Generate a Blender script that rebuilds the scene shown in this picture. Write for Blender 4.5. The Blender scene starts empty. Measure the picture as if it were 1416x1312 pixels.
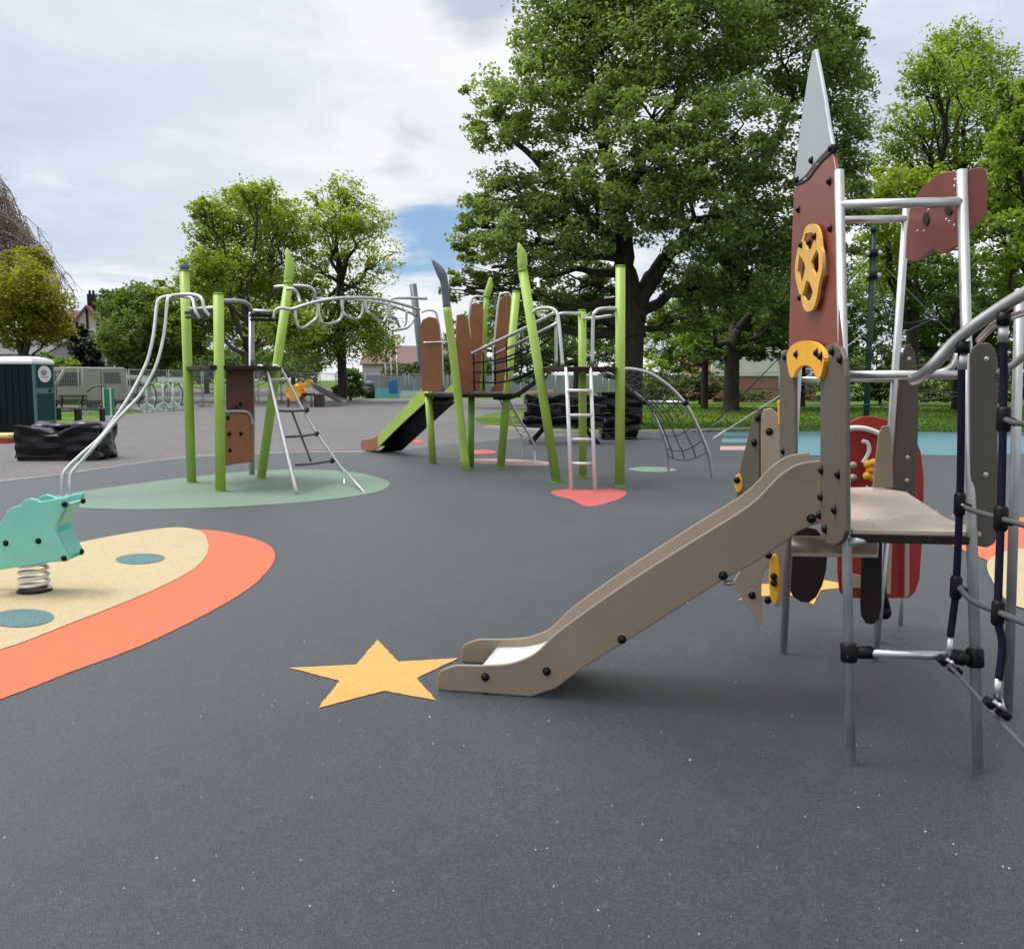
import bpy, bmesh, math, random
import numpy as np
from mathutils import Vector, Matrix

scene = bpy.context.scene
col = scene.collection
R = math.radians
random.seed(7)

# ------------------------------------------------------------------ camera
CAM_H = 1.5
FPX = 1263.0                      # focal length measured in photo pixels (1416 wide)
PITCH = math.atan(131.0 / FPX)
CP, SP = math.cos(PITCH), math.sin(PITCH)
cam_data = bpy.data.cameras.new("camera")
cam = bpy.data.objects.new("camera", cam_data)
col.objects.link(cam)
cam.location = (0, 0, CAM_H)
cam.rotation_euler = (R(90) - PITCH, 0, 0)
cam_data.sensor_fit = 'HORIZONTAL'
cam_data.sensor_width = 36.0
cam_data.lens = 36.0 * FPX / 1416.0
cam_data.clip_end = 4000
cam_data.clip_start = 0.05
scene.camera = cam


def ray(px, py):
    u = (px - 708.0) / FPX
    v = (656.0 - py) / FPX
    return Vector((u, CP + v * SP, -SP + v * CP))


def P(px, py, Y):
    """Measured point: the spot seen at photo pixel (px, py), Y metres ahead."""
    d = ray(px, py)
    s = Y / d.y
    return Vector((d.x * s, Y, CAM_H + d.z * s))


def G(px, py, z=0.0):
    d = ray(px, py)
    s = (z - CAM_H) / d.z
    return Vector((d.x * s, d.y * s, z))


def PL(px, py, O, N):
    """Spot on the plane (O, N) seen at a photo pixel."""
    d = ray(px, py)
    c = Vector((0, 0, CAM_H))
    t = (O - c).dot(N) / d.dot(N)
    return c + d * t


def X(px, Y, z):
    """World x of something at Y and z that shows at column px."""
    zc = Y * CP - (z - CAM_H) * SP
    return (px - 708.0) / FPX * zc


# ------------------------------------------------------------------ materials
def new_mat(name):
    m = bpy.data.materials.new(name)
    m.use_nodes = True
    nt = m.node_tree
    b = nt.nodes['Principled BSDF']
    return m, nt, b


def N(nt, typ, **kw):
    n = nt.nodes.new(typ)
    for k, v in kw.items():
        if k in n.inputs:
            n.inputs[k].default_value = v
        else:
            setattr(n, k, v)
    return n


def c4(c):
    return (c[0], c[1], c[2], 1.0)


def mixcol(nt, fac, a, b, blend='MIX'):
    n = nt.nodes.new('ShaderNodeMix')
    n.data_type = 'RGBA'
    n.blend_type = blend
    def put(sock, v):
        if isinstance(v, (tuple, list)):
            sock.default_value = c4(v)
        elif isinstance(v, (int, float)):
            sock.default_value = v
        else:
            nt.links.new(v, sock)
    put(n.inputs[0], fac)
    put(n.inputs[6], a)
    put(n.inputs[7], b)
    return n.outputs[2]


def ramp(nt, fac, stops):
    n = nt.nodes.new('ShaderNodeValToRGB')
    e = n.color_ramp.elements
    while len(e) < len(stops):
        e.new(0.5)
    for i, (p, c) in enumerate(stops):
        e[i].position = p
        e[i].color = c4(c) if isinstance(c, (tuple, list)) else (c, c, c, 1)
    nt.links.new(fac, n.inputs[0])
    return n.outputs[0]


def noise(nt, scale, detail=4, rough=0.55, vec=None, distortion=0.0):
    n = nt.nodes.new('ShaderNodeTexNoise')
    n.inputs['Scale'].default_value = scale
    n.inputs['Detail'].default_value = detail
    n.inputs['Roughness'].default_value = rough
    n.inputs['Distortion'].default_value = distortion
    if vec is not None:
        nt.links.new(vec, n.inputs['Vector'])
    return n.outputs['Fac']


def objco(nt):
    return nt.nodes.new('ShaderNodeTexCoord').outputs['Object']


def bump(nt, b, h, strength=0.2, dist=0.01):
    n = nt.nodes.new('ShaderNodeBump')
    n.inputs['Strength'].default_value = strength
    n.inputs['Distance'].default_value = dist
    nt.links.new(h, n.inputs['Height'])
    nt.links.new(n.outputs[0], b.inputs['Normal'])


def scaled(c, k):
    return tuple(min(1, v * k) for v in c)


def plastic(name, c, rough=0.42, var=0.14, spec=0.4, scale=5.0, dust=0.06, scuff=False):
    m, nt, b = new_mat(name)
    co = objco(nt)
    n1 = noise(nt, scale, 6, 0.6, co)
    n2 = noise(nt, scale * 22, 3, 0.6, co)
    base = mixcol(nt, ramp(nt, n1, [(0.3, 0.0), (0.7, 1.0)]), scaled(c, 1 - var), scaled(c, 1 + var))
    grey = (0.42, 0.40, 0.37)
    base = mixcol(nt, ramp(nt, n2, [(0.45, 0.0), (0.8, dust * 2)]), base, grey)
    if scuff:        # fine rub marks and grime worn into the board
        for rot, sc_ in ((0.5, (2.2, 2.2, 160)), (-0.35, (3, 3, 110))):
            mp = nt.nodes.new('ShaderNodeMapping')
            mp.inputs['Rotation'].default_value = (rot * .2, rot, 0.2)
            mp.inputs['Scale'].default_value = sc_
            nt.links.new(co, mp.inputs['Vector'])
            sn = noise(nt, 1.0, 3, 0.6, mp.outputs[0])
            base = mixcol(nt, ramp(nt, sn, [(0.66, 0.0), (0.74, 0.22)]), base, scaled(c, 1.7))
        gn_ = noise(nt, 1.7, 7, 0.7, co)
        base = mixcol(nt, ramp(nt, gn_, [(0.52, 0.0), (0.75, 0.35)]), base, scaled(c, 0.62))
    nt.links.new(base, b.inputs['Base Color'])
    nt.links.new(ramp(nt, n1, [(0.25, rough - 0.1), (0.8, rough + 0.14)]), b.inputs['Roughness'])
    b.inputs['Specular IOR Level'].default_value = spec
    bump(nt, b, n2, 0.06, 0.002)
    return m


def metal(name, c=(0.6, 0.61, 0.62), rough=0.33, metallic=1.0):
    m, nt, b = new_mat(name)
    co = objco(nt)
    n1 = noise(nt, 9, 5, 0.6, co)
    nt.links.new(mixcol(nt, n1, scaled(c, 0.78), scaled(c, 1.12)), b.inputs['Base Color'])
    nt.links.new(ramp(nt, n1, [(0.3, rough - 0.08), (0.75, rough + 0.12)]), b.inputs['Roughness'])
    b.inputs['Metallic'].default_value = metallic
    return m


def granule(name, c, speck=0.5, rough=0.75, spec=0.45, grain=170.0, white=0.0, blotch=0.18):
    """Wet-pour rubber: fine granules, worn blotches, a few pale grains."""
    m, nt, b = new_mat(name)
    co = objco(nt)
    v = nt.nodes.new('ShaderNodeTexVoronoi')
    v.inputs['Scale'].default_value = grain
    nt.links.new(co, v.inputs['Vector'])
    sep = nt.nodes.new('ShaderNodeSeparateColor')
    nt.links.new(v.outputs['Color'], sep.inputs[0])
    g = ramp(nt, sep.outputs[0], [(0.0, 1 - speck), (0.55, 1.0), (0.85, 1 + speck * 0.5), (1.0, 1.0 + speck * 1.6)])
    big = noise(nt, 0.55, 6, 0.62, co)
    mid = noise(nt, 7, 5, 0.65, co)
    base = mixcol(nt, 1.0, c, g, 'MULTIPLY')
    base = mixcol(nt, 1.0, base, ramp(nt, big, [(0.3, 1 - blotch), (0.7, 1 + blotch)]), 'MULTIPLY')
    base = mixcol(nt, 1.0, base, ramp(nt, mid, [(0.3, 1 - blotch * .7), (0.7, 1 + blotch * .7)]), 'MULTIPLY')
    dust = noise(nt, 0.9, 8, 0.68, co, 0.6)
    base = mixcol(nt, ramp(nt, dust, [(0.53, 0.0), (0.72, 0.30)]), base, scaled(c, 2.1 if max(c) < 0.1 else 1.06))
    if white:
        v2 = nt.nodes.new('ShaderNodeTexVoronoi')
        v2.inputs['Scale'].default_value = 14
        nt.links.new(co, v2.inputs['Vector'])
        s2 = nt.nodes.new('ShaderNodeSeparateColor')
        nt.links.new(v2.outputs['Color'], s2.inputs[0])
        near = ramp(nt, v2.outputs['Distance'], [(0.0, 1.0), (0.055, 1.0), (0.075, 0.0)])
        few = ramp(nt, s2.outputs[1], [(0.0, 0.0), (1 - white - .01, 0.0), (1 - white, 1.0)])
        mask = mixcol(nt, 1.0, near, few, 'MULTIPLY')
        base = mixcol(nt, mask, base, (0.26, 0.26, 0.25))
    nt.links.new(base, b.inputs['Base Color'])
    nt.links.new(ramp(nt, big, [(0.3, rough - 0.07), (0.7, rough + 0.07)]), b.inputs['Roughness'])
    b.inputs['Specular IOR Level'].default_value = spec
    bump(nt, b, v.outputs['Distance'], 0.45, 0.004)
    return m


def leafmat(name, cols, trans=0.3):
    m, nt, b = new_mat(name)
    g = nt.nodes.new('ShaderNodeNewGeometry')
    stops = [(i / max(1, len(cols) - 1), c) for i, c in enumerate(cols)]
    big = noise(nt, 0.35, 2, 0.5, objco(nt))
    add = nt.nodes.new('ShaderNodeMath'); add.operation = 'MULTIPLY_ADD'
    nt.links.new(g.outputs['Random Per Island'], add.inputs[0])
    add.inputs[1].default_value = 0.62
    sub = nt.nodes.new('ShaderNodeMath'); sub.operation = 'MULTIPLY_ADD'
    nt.links.new(big, sub.inputs[0]); sub.inputs[1].default_value = 1.3; sub.inputs[2].default_value = -0.46
    nt.links.new(sub.outputs[0], add.inputs[2])
    cl = ramp(nt, add.outputs[0], stops)
    nt.links.new(cl, b.inputs['Base Color'])
    b.inputs['Roughness'].default_value = 0.5
    b.inputs['Specular IOR Level'].default_value = 0.35
    t = nt.nodes.new('ShaderNodeBsdfTranslucent')
    nt.links.new(mixcol(nt, 1.0, cl, (1.5, 1.6, 0.7), 'MULTIPLY'), t.inputs[0])
    ms = nt.nodes.new('ShaderNodeMixShader')
    ms.inputs[0].default_value = trans
    nt.links.new(b.outputs[0], ms.inputs[1]); nt.links.new(t.outputs[0], ms.inputs[2])
    nt.links.new(ms.outputs[0], nt.nodes['Material Output'].inputs[0])
    return m


def barkmat(name, c):
    m, nt, b = new_mat(name)
    co = objco(nt)
    mp = nt.nodes.new('ShaderNodeMapping'); mp.inputs['Scale'].default_value = (6, 6, 1.3)
    nt.links.new(co, mp.inputs['Vector'])
    n1 = noise(nt, 2.5, 6, 0.7, mp.outputs[0])
    nt.links.new(mixcol(nt, ramp(nt, n1, [(0.35, 0.0), (0.7, 1.0)]), scaled(c, 0.45), scaled(c, 1.35)), b.inputs['Base Color'])
    b.inputs['Roughness'].default_value = 0.9
    bump(nt, b, n1, 0.6, 0.05)
    return m


def brickmat(name, c1, c2, mortar, scale=4.0):
    m, nt, b = new_mat(name)
    t = nt.nodes.new('ShaderNodeTexBrick')
    t.inputs['Color1'].default_value = c4(c1); t.inputs['Color2'].default_value = c4(c2)
    t.inputs['Mortar'].default_value = c4(mortar); t.inputs['Scale'].default_value = scale
    mp = nt.nodes.new('ShaderNodeMapping'); mp.inputs['Rotation'].default_value = (R(90), 0, 0)
    nt.links.new(objco(nt), mp.inputs['Vector']); nt.links.new(mp.outputs[0], t.inputs['Vector'])
    nt.links.new(t.outputs[0], b.inputs['Base Color'])
    b.inputs['Roughness'].default_value = 0.85
    return m


def flat(name, c, rough=0.6, spec=0.4, metallic=0.0):
    m, nt, b = new_mat(name)
    n1 = noise(nt, 3, 5, 0.6, objco(nt))
    nt.links.new(mixcol(nt, n1, scaled(c, 0.8), scaled(c, 1.2)), b.inputs['Base Color'])
    b.inputs['Roughness'].default_value = rough
    b.inputs['Specular IOR Level'].default_value = spec
    b.inputs['Metallic'].default_value = metallic
    return m


M = {}
M['lime'] = plastic('lime_paint', (0.34, 0.49, 0.075), 0.38, 0.08, 0.45, 3)
M['lime_dark'] = plastic('dark_lime_plastic', (0.13, 0.30, 0.02), 0.45)
M['brown'] = plastic('brown_panel', (0.285, 0.115, 0.055), 0.45, 0.12)
M['taupe'] = plastic('taupe_panel', (0.25, 0.197, 0.143), 0.42, 0.06, 0.35, 4, 0.03, True)
M['taupe_light'] = plastic('pale_taupe_panel', (0.37, 0.305, 0.235), 0.45, 0.06, 0.4, 4, 0.03)
M['grey'] = plastic('grey_panel', (0.092, 0.081, 0.065), 0.45, 0.06, 0.3, 4, 0.02)
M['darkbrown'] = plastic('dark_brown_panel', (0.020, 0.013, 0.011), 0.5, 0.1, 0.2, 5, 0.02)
M['burgundy'] = plastic('burgundy_panel', (0.21, 0.045, 0.034), 0.36, 0.06, 0.5, 3, 0.03)
M['red'] = plastic('red_panel', (0.33, 0.018, 0.016), 0.4, 0.08)
M['yellow'] = plastic('yellow_panel', (0.80, 0.40, 0.025), 0.42, 0.05)
M['ochre'] = plastic('pale_yellow_plate', (0.74, 0.42, 0.085), 0.42, 0.05)
M['silver_panel'] = plastic('pale_grey_panel', (0.36, 0.40, 0.43), 0.38, 0.06)
M['deck'] = plastic('deck_panel', (0.52, 0.435, 0.36), 0.33, 0.04, 0.5, 6, 0.012)
M['steel'] = metal('stainless_steel', (0.60, 0.60, 0.60), 0.36, 0.85)
M['galv'] = metal('galvanised_steel', (0.52, 0.53, 0.53), 0.45, 0.8)
M['chute'] = metal('polished_chute_steel', (0.88, 0.88, 0.88), 0.42, 0.75)
M['black'] = plastic('black_plastic', (0.007, 0.006, 0.007), 0.4, 0.2, 0.18, 8, 0.0)
M['rope'] = flat('dark_blue_rope', (0.010, 0.010, 0.024), 0.8, 0.1)
M['rope_grey'] = flat('grey_rope', (0.085, 0.085, 0.09), 0.75, 0.2)
M['rope_white'] = flat('pale_rope', (0.45, 0.47, 0.46), 0.75)
M['teal'] = plastic('mint_panel', (0.18, 0.55, 0.465), 0.42, 0.05, 0.45)
M['spring'] = plastic('white_spring_coating', (0.72, 0.70, 0.66), 0.35, 0.06)
M['capgrey'] = plastic('grey_post_cap', (0.10, 0.13, 0.15), 0.4)
M['rubber'] = granule('dark_wetpour_rubber', (0.011, 0.0165, 0.0215), 0.8, 0.56, 0.55, 150, 0.010, 0.34)
_rb = M['rubber'].node_tree.nodes['Principled BSDF']
_rb.inputs['Sheen Weight'].default_value = 0.215
_rb.inputs['Sheen Roughness'].default_value = 0.4
M['tarmac'] = granule('old_tarmac', (0.135, 0.126, 0.128), 0.35, 0.85, 0.3, 70, 0.0, 0.14)
M['m_orange'] = granule('orange_rubber', (0.54, 0.135, 0.068), 0.16, 0.8, 0.3, 200, 0, 0.05)
M['m_beige'] = granule('beige_rubber', (0.44, 0.355, 0.205), 0.2, 0.8, 0.3, 200, 0, 0.06)
M['m_star'] = granule('amber_rubber', (0.62, 0.31, 0.088), 0.16, 0.8, 0.3, 200, 0, 0.05)
M['m_green'] = granule('sage_rubber', (0.15, 0.22, 0.17), 0.25, 0.75, 0.35, 170, 0, 0.08)
M['m_teal'] = granule('slate_teal_rubber', (0.085, 0.16, 0.165), 0.25, 0.75, 0.35, 170, 0, 0.08)
M['m_red'] = granule('coral_red_rubber', (0.42, 0.095, 0.088), 0.18, 0.8, 0.3, 200, 0, 0.05)
M['m_pink'] = granule('pale_pink_rubber', (0.42, 0.27, 0.27), 0.2, 0.8, 0.3, 200, 0, 0.05)
M['m_blue'] = granule('pool_blue_rubber', (0.09, 0.205, 0.235), 0.2, 0.75, 0.35, 170, 0, 0.06)
M['concrete'] = flat('pale_concrete', (0.36, 0.345, 0.32), 0.85)
M['edging'] = granule('edging_concrete', (0.20, 0.185, 0.18), 0.3, 0.85, 0.3, 60, 0, 0.2)
M['white_paint'] = flat('white_paint', (0.72, 0.72, 0.70), 0.5)
M['brown'].node_tree.nodes['Principled BSDF'].inputs['Specular IOR Level'].default_value = 0.25
M['glass'] = flat('dark_glass', (0.03, 0.035, 0.04), 0.12, 0.8)


# ------------------------------------------------------------------ mesh builder
class MB:
    def __init__(self):
        self.v, self.f, self.s = [], [], []

    def add(self, verts, faces, smooth=False):
        o = len(self.v)
        self.v += [Vector(p) for p in verts]
        self.f += [tuple(i + o for i in f) for f in faces]
        self.s += [smooth] * len(faces)
        return self

    def tube(self, path, r, seg=10, cap=True, smooth=True):
        path = [Vector(p) for p in path]
        n = len(path)
        rr = list(r) if isinstance(r, (list, tuple)) else [r] * n
        t0 = (path[1] - path[0]).normalized()
        a = Vector((0, 0, 1)) if abs(t0.z) < 0.9 else Vector((1, 0, 0))
        u = t0.cross(a).normalized()
        vs = []
        for i in range(n):
            if i == 0: t = t0
            elif i == n - 1: t = (path[-1] - path[-2]).normalized()
            else: t = ((path[i + 1] - path[i]).normalized() + (path[i] - path[i - 1]).normalized()).normalized()
            u = (u - t * u.dot(t)).normalized()
            w = t.cross(u)
            for k in range(seg):
                an = 2 * math.pi * k / seg
                vs.append(path[i] + (u * math.cos(an) + w * math.sin(an)) * rr[i])
        fs = []
        for i in range(n - 1):
            for k in range(seg):
                k2 = (k + 1) % seg
                fs.append((i * seg + k, i * seg + k2, (i + 1) * seg + k2, (i + 1) * seg + k))
        self.add(vs, fs, smooth)
        if cap:
            o = len(self.v) - len(vs)
            self.f.append(tuple(o + k for k in reversed(range(seg)))); self.s.append(False)
            self.f.append(tuple(o + (n - 1) * seg + k for k in range(seg))); self.s.append(False)
        return self

    def prism(self, poly, d):
        """Polygon (3-D points) extruded by vector d."""
        poly = [Vector(p) for p in poly]
        d = Vector(d)
        n = len(poly)
        nn = Vector((0, 0, 0))
        for i in range(n):
            nn += poly[i].cross(poly[(i + 1) % n])
        if nn.dot(d) > 0:
            poly = poly[::-1]
        vs = poly + [p + d for p in poly]
        fs = [tuple(range(n)), tuple(range(2 * n - 1, n - 1, -1))]
        for i in range(n):
            j = (i + 1) % n
            fs.append((j, i, n + i, n + j))
        return self.add(vs, fs)

    def box(self, c, s, rz=0.0, rx=0.0):
        m = Matrix.Rotation(rz, 3, 'Z') @ Matrix.Rotation(rx, 3, 'X')
        c = Vector(c)
        h = [x / 2 for x in s]
        vs = [c + m @ Vector((sx * h[0], sy * h[1], sz * h[2])) for sx in (-1, 1) for sy in (-1, 1) for sz in (-1, 1)]
        return self.add(vs, [(0, 1, 3, 2), (4, 6, 7, 5), (0, 4, 5, 1), (2, 3, 7, 6), (0, 2, 6, 4), (1, 5, 7, 3)])

    def bar(self, a, b, w, h):
        """Rectangular bar between two points."""
        a, b = Vector(a), Vector(b)
        t = (b - a).normalized()
        up = Vector((0, 0, 1)) if abs(t.z) < 0.95 else Vector((0, 1, 0))
        u = t.cross(up).normalized(); w2 = u.cross(t)
        vs = []
        for p in (a, b):
            for sx, sy in ((-1, -1), (1, -1), (1, 1), (-1, 1)):
                vs.append(p + u * (sx * w / 2) + w2 * (sy * h / 2))
        return self.add(vs, [(0, 3, 2, 1), (4, 5, 6, 7), (0, 1, 5, 4), (1, 2, 6, 5), (2, 3, 7, 6), (3, 0, 4, 7)])

    def ball(self, c, r, seg=12, rings=8, sq=(1, 1, 1)):
        c = Vector(c)
        vs = [c + Vector((0, 0, r * sq[2]))]
        for i in range(1, rings):
            th = math.pi * i / rings
            for k in range(seg):
                ph = 2 * math.pi * k / seg
                vs.append(c + Vector((r * math.sin(th) * math.cos(ph) * sq[0], r * math.sin(th) * math.sin(ph) * sq[1], r * math.cos(th) * sq[2])))
        vs.append(c - Vector((0, 0, r * sq[2])))
        fs = [(0, 1 + k, 1 + (k + 1) % seg) for k in range(seg)]
        for i in range(rings - 2):
            for k in range(seg):
                k2 = (k + 1) % seg
                fs.append((1 + i * seg + k, 1 + (i + 1) * seg + k, 1 + (i + 1) * seg + k2, 1 + i * seg + k2))
        o = 1 + (rings - 2) * seg
        fs += [(o + k, len(vs) - 1, o + (k + 1) % seg) for k in range(seg)]
        return self.add(vs, fs, True)

    def build(self, name, mat, parent=None, bevel=0.0, seg=2):
        off = root_loc(parent)
        me = bpy.data.meshes.new(name)
        me.from_pydata([tuple(p - off) for p in self.v], [], self.f)
        me.polygons.foreach_set('use_smooth', self.s)
        me.materials.append(mat)
        me.update()
        o = bpy.data.objects.new(name, me)
        col.objects.link(o)
        if parent is not None:
            o.parent = parent
        if bevel:
            bm = o.modifiers.new('bevel', 'BEVEL')
            bm.width = bevel; bm.segments = seg; bm.limit_method = 'ANGLE'; bm.angle_limit = R(40)
        return o


def root_loc(o):
    t = Vector((0, 0, 0))
    while o is not None:
        t += Vector(o.location)
        o = o.parent
    return t


def tag(o, label=None, cat=None, group=None, kind=None):
    if label: o['label'] = label
    if cat: o['category'] = cat
    if group: o['group'] = group
    if kind: o['kind'] = kind
    return o


def empty(name, loc, label, cat, group=None):
    o = bpy.data.objects.new(name, None)
    o.empty_display_size = 0.2
    col.objects.link(o)
    o.location = loc
    return tag(o, label, cat, group)


def copy_tree(o, parent=None):
    c = o.copy(); col.objects.link(c); c.parent = parent
    for ch in list(o.children):
        copy_tree(ch, c)
    return c


def smooth(pts, n=6, closed=False):
    pts = [Vector(p) for p in pts]
    out = []
    m = len(pts)
    rng = range(m) if closed else range(m - 1)
    for i in rng:
        if closed:
            p0, p1, p2, p3 = pts[i - 1], pts[i], pts[(i + 1) % m], pts[(i + 2) % m]
        else:
            p0, p1, p2, p3 = pts[max(i - 1, 0)], pts[i], pts[i + 1], pts[min(i + 2, m - 1)]
        for k in range(n):
            t = k / n
            out.append(0.5 * ((2 * p1) + (p2 - p0) * t + (2 * p0 - 5 * p1 + 4 * p2 - p3) * t * t + (3 * p1 - p0 - 3 * p2 + p3) * t ** 3))
    if not closed:
        out.append(pts[-1])
    return out


def lerp(a, b, t):
    return a + (b - a) * t


def sheet(name, pts, z, mat, label=None, cat=None, kind='structure'):
    """Flat area lying on the ground."""
    me = bpy.data.meshes.new(name)
    bm = bmesh.new()
    vs = [bm.verts.new((p[0], p[1], z)) for p in pts]
    f = bm.faces.new(vs)
    f.normal_update()
    if f.normal.z < 0: f.normal_flip()
    bmesh.ops.triangulate(bm, faces=[f])
    bm.to_mesh(me); bm.free()
    me.materials.append(mat)
    o = bpy.data.objects.new(name, me)
    col.objects.link(o)
    return tag(o, label, cat, None, kind)


# shared bolt head, one mesh
_b = MB()
_b.tube([(0, 0, -0.002), (0, 0, 0.003)], 0.0205, 14)
_b.ball((0, 0, 0.004), 0.0165, 14, 8, (1, 1, 0.85))
_bolt0 = _b.build('bolt', M['black'])
BOLT = _bolt0.data
bpy.data.objects.remove(_bolt0)
_b = MB()
_b.tube([(0, 0, 0), (0, 0, 0.004)], 0.012, 10)
_b.ball((0, 0, 0.004), 0.009, 10, 6, (1, 1, 0.6))
_s0 = _b.build('screw', M['steel'])
SCREW = _s0.data
bpy.data.objects.remove(_s0)


def bolt(parent, p, nrm, scale=1.0, data=None, name='bolt'):
    o = bpy.data.objects.new(name, data or BOLT)
    col.objects.link(o)
    o.parent = parent
    o.location = Vector(p) - root_loc(parent)
    o.rotation_euler = Vector(nrm).to_track_quat('Z', 'Y').to_euler()
    o.scale = (scale,) * 3
    return o
# ------------------------------------------------------------------ light and sky
SUN_EL, SUN_AZ = R(66), R(-72)      # direction towards the sun, azimuth from +Y clockwise
w = bpy.data.worlds.new("World")
scene.world = w
w.use_nodes = True
nt = w.node_tree
for n in list(nt.nodes): nt.nodes.remove(n)
out = nt.nodes.new('ShaderNodeOutputWorld')
bg = nt.nodes.new('ShaderNodeBackground')
nt.links.new(bg.outputs[0], out.inputs[0])
sky = nt.nodes.new('ShaderNodeTexSky')
sky.sky_type = 'NISHITA'
sky.sun_disc = False
sky.sun_elevation = SUN_EL
sky.sun_rotation = SUN_AZ
sky.air_density = 1.0; sky.dust_density = 1.0
bg.inputs['Strength'].default_value = 0.1
tc = nt.nodes.new('ShaderNodeTexCoord')
sep = nt.nodes.new('ShaderNodeSeparateXYZ')
nt.links.new(tc.outputs['Generated'], sep.inputs[0])


def math_node(op, a, b=None, c=None, clamp=False):
    n = nt.nodes.new('ShaderNodeMath'); n.operation = op; n.use_clamp = clamp
    for i, v in enumerate((a, b, c)):
        if v is None: continue
        if isinstance(v, (int, float)): n.inputs[i].default_value = v
        else: nt.links.new(v, n.inputs[i])
    return n.outputs[0]


zc = math_node('ADD', math_node('MAXIMUM', sep.outputs[2], 0.0), 0.16)
cx = math_node('DIVIDE', sep.outputs[0], zc)
cy = math_node('DIVIDE', sep.outputs[1], zc)
cmb = nt.nodes.new('ShaderNodeCombineXYZ')
nt.links.new(cx, cmb.inputs[0]); nt.links.new(cy, cmb.inputs[1]); cmb.inputs[2].default_value = 3.7
cl1 = noise(nt, 0.85, 9, 0.52, cmb.outputs[0], 0.25)
cl2 = noise(nt, 2.6, 9, 0.6, cmb.outputs[0], 0.5)
clmix = math_node('ADD', math_node('MULTIPLY', cl1, 0.55), math_node('MULTIPLY', cl2, 0.45))
# cloud radiance (before the 0.1 strength): grey-blue undersides to bright white
cloud = ramp(nt, clmix, [(0.40, (5.9, 6.5, 7.6)), (0.47, (7.7, 8.15, 9.0)), (0.525, (9.4, 9.6, 10.0)), (0.60, (10.6, 10.6, 10.6))])
def spot(px, py, inner, outer, amp=0.5):
    d = ray(px, py).normalized()
    vm = nt.nodes.new('ShaderNodeVectorMath'); vm.operation = 'DISTANCE'
    nt.links.new(tc.outputs['Generated'], vm.inputs[0]); vm.inputs[1].default_value = d
    dist = math_node('ADD', vm.outputs['Value'], math_node('MULTIPLY', math_node('SUBTRACT', cl2, 0.5), amp))
    mr = nt.nodes.new('ShaderNodeMapRange'); mr.interpolation_type = 'SMOOTHSTEP'
    nt.links.new(dist, mr.inputs[0])
    mr.inputs[1].default_value = inner; mr.inputs[2].default_value = outer
    mr.inputs[3].default_value = 1.0; mr.inputs[4].default_value = 0.0
    return mr.outputs[0]
bright = math_node('MAXIMUM', spot(600, 150, 0.06, 0.30, 0.35), spot(440, 290, 0.05, 0.30, 0.35))
cloud = mixcol(nt, math_node('MULTIPLY', bright, 0.75), cloud, (9.4, 9.5, 9.7))
cloud = mixcol(nt, math_node('MULTIPLY', spot(664, 8, 0.0, 0.045, 0.16), 0.7), cloud, (4.3, 4.8, 6.3))
cloud = mixcol(nt, math_node('MULTIPLY', spot(548, 229, 0.004, 0.035, 0.12), 0.5), cloud, (5.4, 5.7, 7.2))
cloud = mixcol(nt, math_node('MULTIPLY', math_node('MAXIMUM', spot(80, 60, 0.08, 0.34, 0.3), spot(1330, 40, 0.05, 0.2, 0.2)), 0.6), cloud, (6.1, 6.9, 8.3))
# extra cloud brightness added round the sun, above the view, to light the scene
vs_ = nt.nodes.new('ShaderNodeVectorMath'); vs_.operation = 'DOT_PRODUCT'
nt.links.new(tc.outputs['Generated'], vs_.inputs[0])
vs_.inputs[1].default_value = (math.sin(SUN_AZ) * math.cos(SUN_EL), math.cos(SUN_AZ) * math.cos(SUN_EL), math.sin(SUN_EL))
fill_glow = nt.nodes.new('ShaderNodeMapRange'); fill_glow.interpolation_type = 'SMOOTHSTEP'
nt.links.new(vs_.outputs['Value'], fill_glow.inputs[0])
fill_glow.inputs[1].default_value = 0.60; fill_glow.inputs[2].default_value = 1.0
fill_glow.inputs[3].default_value = 1.0; fill_glow.inputs[4].default_value = 3.1
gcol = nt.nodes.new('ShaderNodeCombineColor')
for i in range(3): nt.links.new(fill_glow.outputs[0], gcol.inputs[i])
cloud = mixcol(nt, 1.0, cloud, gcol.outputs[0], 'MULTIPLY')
thin = math_node('MAXIMUM', spot(604, 322, 0.014, 0.062, 0.13), spot(570, 345, 0.0, 0.035, 0.15))
gap = ramp(nt, clmix, [(0.30, 1.0), (0.36, 0.0)])
hole = math_node('MAXIMUM', thin, math_node('MULTIPLY', gap, 0.0), clamp=True)
skyc = mixcol(nt, 0.55, sky.outputs[0], (3.0, 5.4, 9.0))
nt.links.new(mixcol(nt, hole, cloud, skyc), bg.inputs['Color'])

sun_data = bpy.data.lights.new('sun', 'SUN')
sun_data.energy = 2.2
sun_data.angle = R(20)
sun_data.color = (1.0, 0.95, 0.88)
sun = bpy.data.objects.new('sun', sun_data)
col.objects.link(sun)
sd = Vector((math.sin(SUN_AZ) * math.cos(SUN_EL), math.cos(SUN_AZ) * math.cos(SUN_EL), math.sin(SUN_EL)))
sun.rotation_euler = sd.to_track_quat('Z', 'Y').to_euler()
sun.location = (0, 0, 60)

scene.view_settings.view_transform = 'Standard'
scene.view_settings.look = 'None'
scene.view_settings.exposure = 0.0
scene.view_settings.gamma = 1.0
scene.cycles.max_bounces = 6
scene.cycles.transparent_max_bounces = 8

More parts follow.
